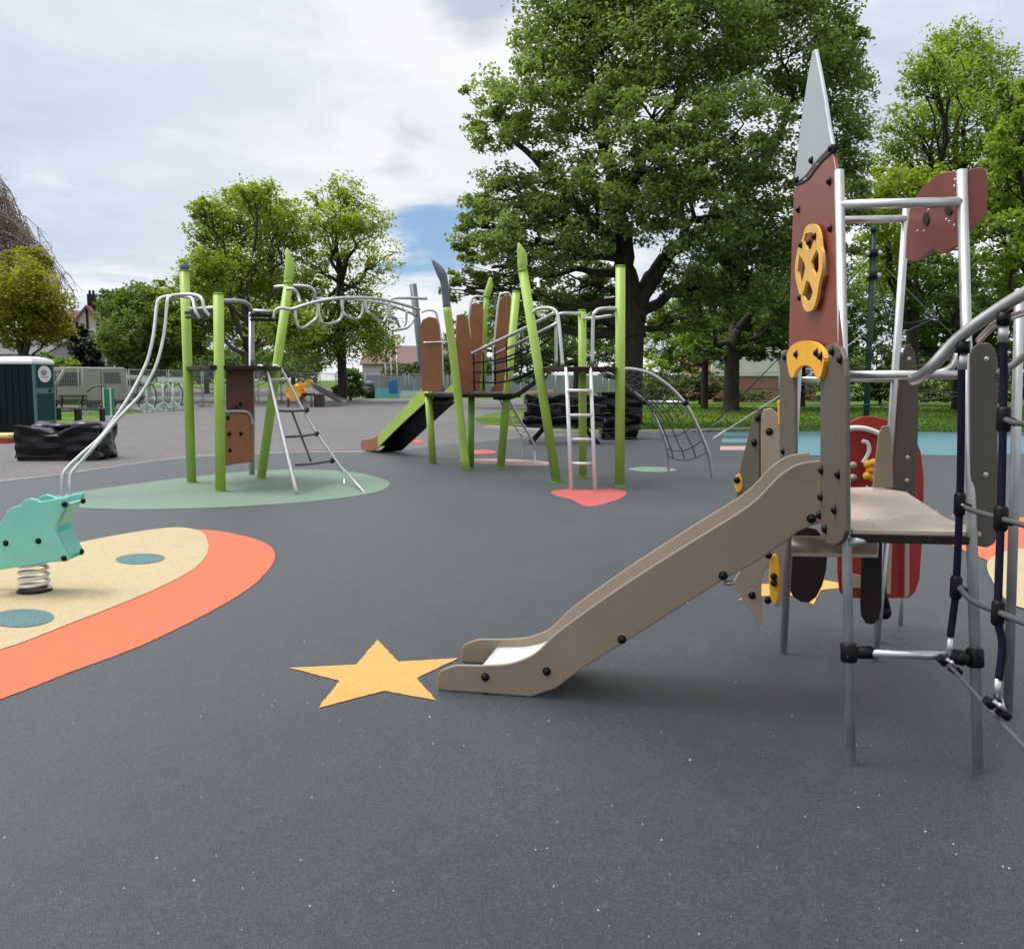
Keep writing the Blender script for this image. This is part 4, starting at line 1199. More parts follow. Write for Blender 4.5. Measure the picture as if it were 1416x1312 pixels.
# ------------------------------------------------------------------ things further back
# portable toilet
def face_w(px, y): return X(px, y, 1.0)
ty = 26.0
tx = face_w(46, ty)
tl = empty('portable_toilet', (tx - .6, ty + .6, 0), 'dark green portable toilet with white roof at the left edge', 'toilet')
bodym = plastic('toilet_green', (0.003, 0.014, 0.014), .55, .1, .12, 5, .01)
doorm = plastic('toilet_door_green', (0.005, 0.045, 0.04), .5, .1, .15, 5, .01)
trimm = plastic('toilet_trim', (0.06, 0.17, 0.165), .45, .08)
mb = MB(); mb.box((tx - .6, ty + .575, 1.0), (1.2, 1.15, 1.96))
for i in range(5): mb.box((tx - .98 + i * .19, ty - .012, 1.05), (.05, .03, 1.6))
mb.build('wall', bodym, tl, .03)
mb = MB()
rx, ry = .66, .64
mb.add([Vector((tx - .6 + sx * a, ty + .575 + sy * b_, z)) for (a, b_, z) in ((rx, ry, 1.93), (rx + .01, ry + .01, 2.0), (rx * .9, ry * .9, 2.1), (rx * .55, ry * .5, 2.16)) for sx, sy in ((-1, -1), (1, -1), (1, 1), (-1, 1))],
       [(3, 2, 1, 0)] + [(4 * k + i, 4 * k + (i + 1) % 4, 4 * k + 4 + (i + 1) % 4, 4 * k + 4 + i) for k in range(3) for i in range(4)] + [(12, 13, 14, 15)])
mb.build('roof', plastic('toilet_roof', (.62, .63, .66), .5, .05), tl, .03)
dr = MB(); dr.box((tx + .02, ty + .575, .98), (.04, .98, 1.84)); dr = dr.build('door', doorm, tl, .01)
mb = MB()
for yy in (.04, 1.11): mb.box((tx + .03, ty + yy, 1.0), (.06, .08, 1.94))
mb.box((tx + .045, ty + .575, 1.18), (.012, .96, .16)); mb.box((tx + .045, ty + .575, .28), (.012, .96, .07))
mb.build('door_trim', trimm, dr)
mb = MB(); mb.box((tx + .06, ty + .86, 1.18), (.03, .1, .1)); mb.build('latch', M['black'], dr)
mb = MB(); pts = [Vector((tx + .046, ty + .6 + .37 * math.cos(i * math.pi / 12), 1.66 + .24 * math.sin(i * math.pi / 12))) for i in range(24)]; mb.prism(pts, (.01, 0, 0)); sg = mb.build('sign', M['white_paint'], dr)
mb = MB(); pts = [Vector((tx + .0575, ty + .55 + (.17 + .02 * math.sin(i * 2.1)) * math.cos(i * math.pi / 8), 1.70 + .085 * math.sin(i * math.pi / 8))) for i in range(16)]; mb.prism(pts, (.004, 0, 0)); mb.box((tx + .059, ty + .6, 1.57), (.004, .36, .025)); mb.build('sign_mark', flat('sign_grey', (.25, .27, .32)), sg)
mb = MB(); mb.box((tx - .6, ty + .575, .03), (1.28, 1.22, .06)); mb.build('skid', M['black'], tl)

# wrapped bundles
wrap = plastic('black_wrap', (0.004, 0.0035, 0.005), .2, .2, .3, 3, .0)
def lumpy(cx, cy, L, W, H, seed, rz=0.0, top=.18, n=(22, 12, 8), legs=None):
    """Soft box of wrinkled plastic sheet."""
    from mathutils import noise as mnoise
    bm = bmesh.new()
    bmesh.ops.create_grid(bm, x_segments=2, y_segments=2, size=.5)
    bm.free()
    bm = bmesh.new()
    bmesh.ops.create_cube(bm, size=1.0)
    bmesh.ops.subdivide_edges(bm, edges=bm.edges[:], cuts=18, use_grid_fill=True)
    for v in bm.verts:
        p = v.co.copy()
        q = Vector((p.x * L, p.y * W, (p.z + .5) * H))
        nz = mnoise.noise(Vector((q.x * 3 + seed, q.y * 3, q.z * 7)))
        n2 = mnoise.noise(Vector((q.x * 1.6 + seed * 2, q.y * 2.2, 5.0)))
        out_ = Vector((p.x, p.y, 0)).normalized() if abs(p.x) + abs(p.y) > .01 else Vector((0, 0, 0))
        q += out_ * nz * .07
        if p.z > .3: q.z += top * n2 * 1.6 + .04 * nz
        q.z = max(q.z, .012)
        v.co = q
    bmesh.ops.rotate(bm, verts=bm.verts[:], cent=(0, 0, 0), matrix=Matrix.Rotation(rz, 3, 'Z'))
    mb = MB()
    bm.verts.ensure_lookup_table()
    mb.add([v.co + Vector((cx, cy, 0)) for v in bm.verts], [tuple(x.index for x in f.verts) for f in bm.faces], True)
    bm.free()
    return mb
by = 17.3
bx = X(94, by, .3)
bu = empty('wrapped_pallet', (bx, by, 0), 'low pallet load wrapped in shiny black plastic in front of the toilet', 'wrapped pallet')
b1 = lumpy(bx, by, 1.5, .9, .56, 3.3, .04, .12)
for v in b1.v: v.z += .05
b1.build('wrapping', wrap, bu)
mb = MB()
for i in range(3): mb.box((bx, by - .38 + i * .38, .045), (1.5, .09, .085))
mb.build('pallet', M['darkbrown'], bu)
for (dx, dy, r) in ((-.45, -.05, .16), (-.12, .0, .17), (.33, .05, .24)):
    m2 = MB(); m2.ball((bx + dx, by + dy, .58 + r * .2), r, 16, 10, (1.25, 1.0, .48)); m2.build('sack', wrap, bu)
# bundle behind right tower
def stacked(cx, cy, L, W, z0, z1, k, seed, parent, name, mat):
    """Layers of planks under crumpled plastic film."""
    mb = MB()
    rg = random.Random(seed)
    h = (z1 - z0) / k
    for i in range(k):
        m2 = lumpy(cx + rg.uniform(-.06, .06), cy + rg.uniform(-.03, .03), L * rg.uniform(.9, 1.04), W, h * rg.uniform(1.0, 1.25), seed * 3 + i * 1.7, rg.uniform(-.04, .04), .07)
        mb.add([v + Vector((0, 0, z0 + h * i)) for v in m2.v], m2.f, True)
    return mb.build(name, mat, parent)
yy = 21.6
xx = X(780, yy, .6)
s1 = empty('wrapped_table', (xx, yy, 0), 'picnic table on splayed black legs piled with black wrapped planks', 'wrapped stack')
stacked(xx, yy, 1.85, .8, .38, 1.10, 4, 1, s1, 'plank_stack', wrap)
mb = MB()
for k in range(2): mb.tube(smooth([(xx - .95 + .19 * j, yy - .47 + .03 * math.sin(j * 2.3 + k), .62 + k * .3 + .03 * math.sin(j * 1.7 + k)) for j in range(11)], 2), .016, 6)
mb.build('strap', M['rope_grey'], s1)
for sx in (-1, 1):
    mb = MB(); mb.bar((xx + sx * .35, yy - .1, .5), (xx + sx * .8, yy - .35, 0), .07, .07); mb.bar((xx + sx * .35, yy + .1, .5), (xx + sx * .8, yy + .35, 0), .07, .07); mb.build('leg', M['black'], s1)
yy2 = 23.2; x2 = X(857, yy2, .6)
s3 = empty('wrapped_pallet', (x2, yy2, 0), 'tall square stack in black wrapping right of the splayed legs', 'wrapped pallet')
stacked(x2, yy2, .95, .9, .02, 1.10, 5, 4, s3, 'wrapping', wrap)
mb = MB(); mb.box((x2 - .1, yy2, 1.17), (.9, .9, .05), .1); mb.build('top_sheet', wrap, s3, .02)
bd = MB(); bd.bar((X(722, 21, 1.25), 21.0, 1.2), (X(765, 21, 1.25), 21.0, 1.24), .25, .05); bd.bar((X(735, 21, 1.2), 21.1, 1.14), (X(765, 21, 1.2), 21.0, 1.18), .2, .05)
o = bd.build('timber_offcuts', flat('pale_timber', (.45, .32, .17), .8)); tag(o, 'pale timber boards lying on top of the black wrapped planks', 'timber')

# springboards at left edge
yb = 21.8; xb = X(8, yb, .1)
mb = MB(); mb.box((xb - .4, yb, .05), (1.25, .7, .1)); o = mb.build('rubber_mat', flat('mat_red', (.35, .05, .03), .7)); tag(o, 'red mat lying flat beside the toilet', 'mat')
mb = MB(); mb.box((xb - .35, yb, .165), (1.2, .66, .12)); o = mb.build('rubber_mat', flat('mat_yellow', (.62, .45, .16), .7), None, .05); tag(o, 'yellow mat lying on the red one beside the toilet', 'mat')

# park bench on the grass, left
def bench(px, y, lab, L=1.5, back=True):
    x = X(px, y, .4)
    r = empty('park_bench', (x, y, 0), lab, 'bench', 'benches on the grass strip')
    bm_ = flat('bench_olive', (.06, .075, .03), .6)
    mb = MB()
    for k in range(3): mb.box((x, y + k * .14, .45), (L, .1, .04))
    mb.build('seat', bm_, r)
    if back:
        mb = MB()
        for k in range(3): mb.box((x, y + .42 + k * .03, .6 + k * .14), (L, .04, .1))
        mb.build('backrest', bm_, r)
    for sx in (-.35, .35):
        mb = MB(); mb.bar((x + sx * L, y + .1, .45), (x + sx * L, y + .1, 0), .07, .3)
        if back: mb.bar((x + sx * L, y + .35, .43), (x + sx * L, y + .48, .92), .05, .05)
        mb.build('leg', M['black'], r)
bench(93, 34.0, 'olive slatted park bench with backrest nearest the toilet', 1.1)
bench(122, 33.0, 'low olive bench without backrest right of the slatted one', 1.3, False)

# outdoor gym machines
gym_g = flat('gym_green', (.02, .20, .10), .5); gym_w = flat('gym_white', (.50, .60, .57), .5); gym_d = flat('gym_dark', (.03, .06, .06), .5)
def gym(px, y, lab, kind):
    x = X(px, y, .5)
    r = empty('exercise_machine', (x, y, 0), lab, 'gym machine', 'outdoor gym machines')
    if kind == 0:
        mb = MB(); mb.box((x, y, .62), (.34, .3, 1.1)); mb.build('post', gym_g, r, .04)
        mb = MB(); mb.box((x - .14, y - .17, .62), (.06, .04, 1.1)); mb.box((x + .14, y - .17, .62), (.06, .04, 1.1)); mb.box((x, y, .04), (.6, .5, .08)); mb.build('frame', gym_w, r, .01)
        mb = MB(); mb.tube(smooth([(x, y, 1.1), (x - .2, y, 1.25), (x - .6, y, 1.2), (x - .85, y, 1.02)], 4), .03); mb.build('arm', gym_d, r)
        mb = MB(); mb.box((x - .45, y, .45), (.4, .3, .08)); mb.bar((x - .35, y, .42), (x, y, .3), .06, .06); mb.build('seat', gym_d, r)
    else:
        mb = MB(); mb.tube([(x, y, 0), (x, y, 1.5)], .055); mb.tube([(x - .3, y, .03), (x + .3, y, .03)], .05); mb.build('post', gym_w, r)
        mb = MB(); mb.box((x, y - .05, 1.5), (.42, .06, .24)); mb.build('sign_board', gym_w, r)
        for s_ in (-1, 1):
            mb = MB(); mb.tube(smooth([(x, y, 1.15), (x + s_ * .25, y, 1.3), (x + s_ * .4, y, 1.05), (x + s_ * .45, y, .7)], 3), .03); mb.tube([(x + s_ * .45, y, .7), (x + s_ * .35, y, .2)], .03); mb.build('arm', gym_d if kind == 1 else gym_w, r)
            mb = MB(); mb.box((x + s_ * .36, y - .02, .18), (.22, .4, .05)); mb.tube([(x + s_ * .36, y, .18), (x, y, .45)], .03); mb.build('pedal', gym_w, r)
gym(151, 36.5, 'green pillar exercise machine with curved arm, seen beside the sliding bars', 0)
gym(203, 42.0, 'white and dark cross trainer just right of the sliding bars', 1)
gym(226, 44.0, 'pale cross trainer in the middle of the gym row', 2)
gym(240, 44.5, 'dark armed cross trainer left of the first lime post', 1)
gym(252, 46.0, 'pale cross trainer partly behind the first lime post', 2)

# toddler unit with metal slide
yq = 50.0
def T(a, c, y=yq): return P(a, c, y)
td = empty('toddler_tower', (X(420, yq, .5), yq, 0), 'small toddler tower with yellow tunnel and steel slide in the distance', 'play tower')
mb = MB(); s1_ = T(430, 533); e1 = G(478, 561); mid = G(466, 560) + Vector((0, 0, .28))
l = [s1_, lerp(s1_, mid, .5), mid, e1 + Vector((0, 0, .2))]
for off in (-.3, .3):
    mb.prism([p + Vector((0, off, .16)) for p in l] + [p + Vector((0, off, -.06)) for p in reversed(l)], (0, .04, 0))
mb.add([p + Vector((0, -.28, 0)) for p in l] + [p + Vector((0, .32, 0)) for p in l], [(i, i + 1, 5 + i, 4 + i) for i in range(3)])
mb.build('slide', flat('pale_slide', (.55, .55, .54), .4), td)
mb = MB(); c0 = T(409, 543); mb.tube([c0 + Vector((0, -.5, 0)), c0 + Vector((0, -.52, 0)), c0 + Vector((0, .6, 0))], [.42, .48, .48], 20, False)
mb.tube([c0 + Vector((0, -.52, 0)), c0 + Vector((0, -.4, 0))], .3, 18); mb.build('tunnel', M['yellow'], td)
mb = MB(); mb.bar(T(403, 540), T(430, 526), .3, .16); mb.bar(T(414, 540), T(432, 527), .3, .1); mb.build('roof', M['yellow'], td)
for a in (398, 416, 430):
    mb = MB(); mb.tube([(T(a, 530).x, yq, 0), T(a, 526)], .06); mb.build('post', M['brown'] if a < 420 else M['galv'], td)
mb = MB(); mb.box((X(420, yq, .6), yq + .3, .7), (.9, .9, .1)); mb.build('deck', M['darkbrown'], td)
mb = MB(); mb.box((X(440, yq, .4), yq + .3, .35), (.5, .5, .7)); mb.build('climbing_block', flat('dark_board', (.05, .03, .03)), td)

# rope pyramid behind the rocket
ym = 25.6; xm = X(1203, ym, 3)
rp_ = empty('rope_pyramid', (xm, ym, 0), 'rope climbing pyramid on a dark green mast behind the rocket tower', 'climbing net')
mb = MB(); mb.tube([(xm, ym, -.05), (xm, ym, 5.55)], [.085, .075], 14); mb.tube([(xm, ym, 5.55), (xm, ym, 5.7)], [.11, .06], 14); mb.build('mast', flat('mast_green', (.012, .04, .028), .45), rp_)
def onl(a, b_, t): return lerp(Vector(a), Vector(b_), t)
tops = Vector((xm, ym, 4.9)); mids = Vector((xm, ym, 2.9))
anch = [G(986, 607), Vector((xm + 4.4, ym - 2.0, 0)), Vector((xm + 3.2, ym + 4.2, 0)), Vector((xm - 3.4, ym + 4.2, 0))]
for i, a in enumerate(anch):
    mb = MB(); mb.tube([tops if i else mids, onl(tops if i else mids, a, .5) - Vector((0, 0, .12)), a], .016, 6)
    r_ = mb.build('stay_rope', M['rope_white'] if i == 0 else M['rope_grey'], rp_)
    mb = MB(); mb.tube([onl(mids, a, .93), a], .028, 8); mb.build('anchor_sleeve', M['rope_white'], r_)
for lev in (.35, .55, .75):
    pts = [onl(tops, a, lev) for a in anch[1:]] + [onl(mids, anch[0], lev)]
    for i in range(4):
        mb = MB(); q1, q2 = pts[i], pts[(i + 1) % 4]; mb.tube([q1, (q1 + q2) / 2 - Vector((0, 0, .1)), q2], .014, 6); mb.build('net_rope', M['rope_grey'], rp_)
for z in (4.95, 4.35):
    for s_ in (-1, 1):
        mb = MB(); mb.ball((xm + s_ * .17, ym - .05, z), .08, 10, 6); mb.build('rope_clamp', M['galv'], rp_)
    mb = MB(); mb.tube([(xm, ym, z - .1), (xm, ym, z + .1)], .14, 12); mb.build('collar', M['black'], rp_)

# ---- mesh fence panels
def fence_mesh(L=3.4, H=2.0):
    mb = MB()
    n = 34
    for i in range(1, n): mb.bar((L * i / n, 0, .12), (L * i / n, 0, H - .05), .007, .007)
    for k in range(1, 9): mb.bar((.02, 0, .12 + (H - .2) * k / 9), (L - .02, 0, .12 + (H - .2) * k / 9), .007, .007)
    return mb
fl_pts = [Vector((-31, 27, 0)), Vector((-18.7, 40, 0)), Vector((-12.6, 79, 0)), Vector((2, 81, 0)), Vector((14, 60, 0)), Vector((32, 50, 0))]
proto = None
cnt = 0
mesh_gal = flat('fence_galvanised', (.30, .31, .31), .5, .5, .3)
for s_i in range(len(fl_pts) - 1):
    a, b_ = fl_pts[s_i], fl_pts[s_i + 1]
    d = b_ - a; k = max(1, round(d.length / 3.5)); ang = math.atan2(d.y, d.x)
    for i in range(k):
        p0 = a + d * (i / k)
        xpix = 708 + FPX * p0.x / p0.y
        if not -60 < xpix < 1500: continue
        where = ['on the left, near the benches', 'along the left side of the play area', 'across the back of the play area', 'along the back right under the trees', 'at the far right under the trees'][s_i]
        lab = 'grey wire mesh fence panel %s' % where
        if proto is None:
            proto = empty('fence_panel', p0, lab, 'fence panel', 'mesh fence panels round the play area')
            o0 = Vector(p0); proto.location = (0, 0, 0)
            fence_mesh().build('mesh', mesh_gal, proto)
            mb = MB()
            mb.tube([(0, 0, 0), (0, 0, 2.0)], .025, 6); mb.tube([(3.4, 0, 0), (3.4, 0, 2.0)], .025, 6); mb.tube([(0, 0, 1.97), (3.4, 0, 1.97)], .025, 6); mb.tube([(0, 0, .12), (3.4, 0, .12)], .022, 6)
            mb.build('frame', mesh_gal, proto)
            mb = MB(); mb.box((0, 0, .07), (.25, .6, .14)); mb.build('foot', M['concrete'], proto)
            fo = proto
        else:
            fo = copy_tree(proto); 
        fo.location = p0; fo.rotation_euler = (0, 0, ang); fo['label'] = lab
        cnt += 1

# ---- vehicles beyond the fence
def van(x, y, rz, lab, L=4.6, W=1.9, H=2.1, colr=(.30, .285, .25), nm='parked_van', cat='van'):
    r = empty(nm, (x, y, 0), lab, cat)
    paint = flat('van_paint', colr, .3, .6)
    mt = Matrix.Translation((x, y, 0)) @ Matrix.Rotation(rz, 4, 'Z')
    def tr(l): return [mt @ Vector(p) for p in l]
    rt_ = mt.to_3x3()
    h = L / 2
    prof = [(-h, .35), (-h, .95), (-h + .25, 1.05), (-h + 1.0, 1.15), (-h + 1.55, H - .12), (-h + 1.9, H), (h - .1, H), (h, H - .15), (h, .35)]
    mb = MB(); mb.prism(tr([(px_, -W / 2, z) for px_, z in prof]), mt.to_3x3() @ Vector((0, W, 0))); bd_ = mb.build('body', paint, r, .06)
    for s_ in (-1, 1):
        mb = MB(); yy_ = s_ * (W / 2 + .004)
        mb.prism(tr([(-h + 1.2, yy_, 1.2), (-h + 1.62, yy_, H - .25), (-h + 2.3, yy_, H - .25), (-h + 2.3, yy_, 1.2)]), mt.to_3x3() @ Vector((0, s_ * .006, 0))); mb.build('window', M['glass'], r)
        for wx in (-h + .85, h - .9):
            mb = MB(); mb.tube(tr([(wx, s_ * (W / 2 - .2), .34), (wx, s_ * (W / 2 + .01), .34)]), .34, 18); wh = mb.build('wheel', M['black'], r)
            mb = MB(); mb.tube(tr([(wx, s_ * (W / 2 + .012), .34), (wx, s_ * (W / 2 + .02), .34)]), .2, 14); mb.build('rim', M['galv'], wh)
    mb = MB()
    for s_ in (-1, 1):
        y_ = s_ * (W / 2 + .004)
        mb.prism(tr([(-h + .1, y_, .36), (h - .1, y_, .36), (h - .1, y_, .5), (-h + .1, y_, .5)]), rt_ @ Vector((0, s_ * .02, 0)))
        for sx in (-h + 1.15, -h + 2.4, h - 1.3): mb.prism(tr([(sx, y_, .5), (sx + .03, y_, .5), (sx + .03, y_, H - .2), (sx, y_, H - .2)]), rt_ @ Vector((0, s_ * .004, 0)))
    mb.build('trim', M['black'], r)
    for s_ in (-1, 1):
        y_ = s_ * (W / 2 + .004)
        mb = MB(); mb.prism(tr([(h - 1.15, y_, H * .62), (h - .3, y_, H * .62), (h - .35, y_, H - .25), (h - 1.15, y_, H - .25)]), rt_ @ Vector((0, s_ * .006, 0))); mb.build('window', M['glass'], r)
    mb = MB(); mb.prism(tr([(-h + 1.02, -W / 2 + .12, 1.2), (-h + 1.52, -W / 2 + .12, H - .16), (-h + 1.52, W / 2 - .12, H - .16), (-h + 1.02, W / 2 - .12, 1.2)]), mt.to_3x3() @ Vector((-.02, 0, .02))); mb.build('windscreen', M['glass'], r)
van(X(92, 44, 1), 44.5, R(50), 'cream white van parked beyond the mesh fence next to the toilet')
van(X(160, 58, 1), 58, R(15), 'small white car with dark side windows parked beyond the mesh fence', 4.0, 1.75, 1.75, (.42, .42, .41), 'parked_car', 'car')

# ---- banners and bin in the far middle
mb = MB(); mb.prism([P(516, 537, 76), P(552, 537, 76), P(552, 553, 76), P(516, 553, 76)], (0, .1, 0)); o = mb.build('banner', flat('banner_blue', (.16, .50, .66), .6)); tag(o, 'pale blue banner hung low on the far fence', 'banner')
mb = MB(); mb.prism([P(536, 528, 75), P(549, 525, 75), P(551, 544, 75), P(538, 545, 75)], (0, .1, 0)); o = mb.build('banner', flat('banner_deep_blue', (.05, .16, .45), .6)); tag(o, 'small deep blue banner above the pale blue one', 'banner')
mb = MB(); mb.prism([P(554, 540, 76), P(592, 541, 76), P(592, 549, 76), P(554, 548, 76)], (0, .1, 0)); o = mb.build('banner', flat('banner_white', (.55, .62, .64), .6)); tag(o, 'long whitish banner right of the pale blue one', 'banner')
bx_ = X(511, 74, .6); mb = MB(); mb.tube([(bx_, 74, 0), (bx_, 74, .95)], [.42, .46], 14); b2_ = mb.build('litter_bin', flat('bin_dark', (.012, .014, .03), .5)); tag(b2_, 'dark blue litter bin beside the pale blue banner', 'bin')
mb = MB(); mb.ball((bx_, 74, 1.15), .4, 14, 8, (1, 1, .7)); mb.build('lid', flat('bin_lid', (.10, .14, .2)), b2_)
for i, a in enumerate((533, 541, 549)):
    mb = MB(); x_ = X(a, 84, 2); mb.tube([(x_, 84, 0), (x_, 84, 4.2)], .06, 8); o = mb.build('white_pole', M['galv']); tag(o, 'thin pale pole in front of the far houses, %s of three' % ('left', 'middle', 'right')[i], 'pole', 'thin pale poles')

# grey site hoarding across the back and the road behind it
mb = MB()
for i in range(19):
    x0 = -13.0 + i * 1.62
    mb.box((x0, 84 + .02 * (i % 2), 1.05), (1.56, .06, 1.7))
o = mb.build('hoarding', flat('hoarding_grey', (.20, .24, .25), .6)); tag(o, 'long grey board hoarding behind the far mesh fence', 'hoarding')
sheet('road', [(-60, 46), (-17, 45), (-12.2, 79), (6, 83), (6, 160), (-90, 160)], 0.003, M['tarmac'], 'grey road and car park beyond the mesh fence', 'road')
# ---- houses
def gable_house(name, lab, cx, cy, w, d, eave, ridge, rz, wall, roof, chim=1, wins=(), timber=False, front_gable=True):
    r = empty(name, (cx, cy, 0), lab, 'house')
    mt = Matrix.Translation((cx, cy, 0)) @ Matrix.Rotation(rz, 4, 'Z')
    def tr(l): return [mt @ Vector(p) for p in l]
    rot3 = mt.to_3x3()
    mb = MB(); mb.prism(tr([(-w / 2, -d / 2, 0), (w / 2, -d / 2, 0), (w / 2, -d / 2, eave), (0, -d / 2, ridge), (-w / 2, -d / 2, eave)]), rot3 @ Vector((0, d, 0))); mb.build('wall', wall, r)
    mb = MB(); o_ = .35
    for s_ in (-1, 1):
        k_ = (ridge - eave) / (w / 2)
        mb.prism(tr([(s_ * (w / 2 + o_), -d / 2 - o_, eave - o_ * k_), (0, -d / 2 - o_, ridge), (0, -d / 2 - o_, ridge + .22), (s_ * (w / 2 + o_), -d / 2 - o_, eave - o_ * k_ + .22)]), rot3 @ Vector((0, d + 2 * o_, 0)))
    rf = mb.build('roof', roof, r)
    for c_ in range(chim):
        mb = MB(); q = mt @ Vector((0, -d / 4 + c_ * d / 2, ridge + .5)); mb.box(q, (.7, .9, 1.8), rz)
        for s_ in (-.18, .18): mb.tube([q + Vector((s_, 0, .9)), q + Vector((s_, 0, 1.3))], .12, 8)
        mb.build('chimney', wall if not timber else M['darkbrown'], rf)
    for (wx, wz, ww, wh) in wins:
        mb = MB(); mb.prism(tr([(wx - ww / 2, -d / 2 - .03, wz), (wx + ww / 2, -d / 2 - .03, wz), (wx + ww / 2, -d / 2 - .03, wz + wh), (wx - ww / 2, -d / 2 - .03, wz + wh)]), rot3 @ Vector((0, -.04, 0))); wn = mb.build('window', M['glass'], r)
        mb = MB()
        for (x1, z1, x2_, z2) in ((wx - ww / 2, wz, wx + ww / 2, wz), (wx - ww / 2, wz + wh, wx + ww / 2, wz + wh), (wx - ww / 2, wz, wx - ww / 2, wz + wh), (wx + ww / 2, wz, wx + ww / 2, wz + wh), (wx, wz, wx, wz + wh)):
            mb.bar(mt @ Vector((x1, -d / 2 - .09, z1)), mt @ Vector((x2_, -d / 2 - .09, z2)), .1, .1)
        mb.build('frame', M['white_paint'], wn)
    if timber:
        mb = MB()
        for k_ in range(-3, 4):
            xx_ = k_ * w / 7
            mb.bar(mt @ Vector((xx_, -d / 2 - .04, eave * .45)), mt @ Vector((xx_, -d / 2 - .04, ridge - abs(xx_) * (ridge - eave) / (w / 2) - .2)), .2, .08)
        for z_ in (eave * .45, eave * .75, eave): mb.bar(mt @ Vector((-w / 2, -d / 2 - .05, z_)), mt @ Vector((w / 2, -d / 2 - .05, z_)), .2, .08)
        mb.build('timber_frame', M['darkbrown'], r)
    return r
brick = brickmat('red_brick', (.30, .10, .065), (.36, .13, .08), (.35, .30, .26))
slate = flat('slate_roof', (.10, .095, .10), .7); tile = flat('brown_tile_roof', (.16, .10, .085), .8)
render_ = flat('cream_render', (.48, .44, .37), .8); whiter = flat('white_render', (.74, .74, .72), .8); greyr = flat('grey_render', (.40, .38, .36), .8)
gable_house('house', 'white timber framed gable house between the bushes on the left', X(138, 92, 4), 92, 6.4, 9, 4.2, 8.3, R(12), render_, tile, 1, [(-1.6, 2.6, 1.5, 1.2), (1.5, 2.6, 1.5, 1.2), (0, 5.2, 1.3, 1.0)], True)
gable_house('house', 'brown roofed house behind the timber framed one', X(112, 104, 5), 104, 9, 8, 5.2, 9.0, R(95), greyr, tile, 1, [])
gable_house('house', 'grey house showing above the toilet roof', X(30, 85, 3), 85, 9, 8, 3.6, 5.0, R(92), greyr, slate, 0, [])
gable_house('house', 'brown roofed house with chimneys in the far middle', X(572, 140, 4), 140, 10, 14, 3.8, 6.4, R(90), greyr, tile, 2, [])
hx = X(1050, 62, 2)
r_h = gable_house('house', 'red brick house with white upper wall seen through the trees', hx, 66, 7.0, 9, 4.6, 6.6, R(4), brick, slate, 1, [(2.4, 1.0, 1.3, 1.2)])
mb = MB(); mb.prism([(hx - 3.4, 61.3, 1.75), (hx + 1.6, 61.6, 1.75), (hx + 1.6, 61.6, 4.5), (hx - 3.4, 61.3, 4.5)], (0, -.15, 0)); mb.build('render_panel', whiter, r_h)
# ------------------------------------------------------------------ trees
M['bark'] = barkmat('dark_bark', (0.034, 0.025, 0.020))
M['bark_grey'] = barkmat('grey_bark', (0.06, 0.05, 0.042))
M['leaf_big'] = leafmat('sycamore_leaf', [(0.075, 0.1, 0.032), (0.135, 0.18, 0.058), (0.2, 0.26, 0.09), (0.29, 0.36, 0.14)], 0.45)
M['leaf_lime'] = leafmat('lime_leaf', [(0.12, 0.165, 0.018), (0.19, 0.25, 0.03), (0.27, 0.335, 0.045), (0.37, 0.42, 0.085)], 0.47)
M['leaf_mid'] = leafmat('mid_leaf', [(0.1, 0.145, 0.022), (0.155, 0.22, 0.034), (0.22, 0.295, 0.05), (0.3, 0.375, 0.085)], 0.47)
M['leaf_dark'] = leafmat('dark_leaf', [(0.05, 0.085, 0.022), (0.085, 0.14, 0.034), (0.125, 0.19, 0.048), (0.18, 0.25, 0.065)], 0.40)
M['leaf_olive'] = leafmat('olive_leaf', [(0.14, 0.15, 0.016), (0.2, 0.205, 0.02), (0.27, 0.26, 0.03), (0.34, 0.33, 0.06)], 0.42)
M['leaf_bush'] = leafmat('bush_leaf', [(0.05, 0.085, 0.012), (0.085, 0.135, 0.018), (0.125, 0.18, 0.026), (0.18, 0.24, 0.04)], .4)
M['leaf_conifer'] = leafmat('conifer_leaf', [(0.008, 0.014, 0.006), (0.016, 0.024, 0.010), (0.028, 0.038, 0.015)], .1)
M['leaf_hedge'] = leafmat('hedge_leaf', [(0.024, 0.042, 0.0144), (0.054, 0.084, 0.024), (0.096, 0.132, 0.036), (0.192, 0.204, 0.084)], 0.37)
M['twig'] = barkmat('birch_twig', (0.26, 0.20, 0.18))


def leaf_arrays(c, size, rg, up=0.55, asp=0.62):
    n = len(c)
    nm = rg.normal(size=(n, 3)); nm[:, 2] = np.abs(nm[:, 2]) + up
    nm /= np.linalg.norm(nm, axis=1)[:, None]
    t = rg.normal(size=(n, 3)); t -= nm * (t * nm).sum(1)[:, None]
    t /= np.linalg.norm(t, axis=1)[:, None]
    b = np.cross(nm, t)
    s = size * rg.uniform(.6, 1.25, n)[:, None]
    v = np.zeros((n, 4, 3))
    droop = nm * s * .12
    v[:, 0] = c - t * s * .5 - droop
    v[:, 1] = c + b * s * .5 * asp + t * s * .05
    v[:, 2] = c + t * s * .5 - droop
    v[:, 3] = c - b * s * .5 * asp + t * s * .05
    return v.reshape(-1, 3)


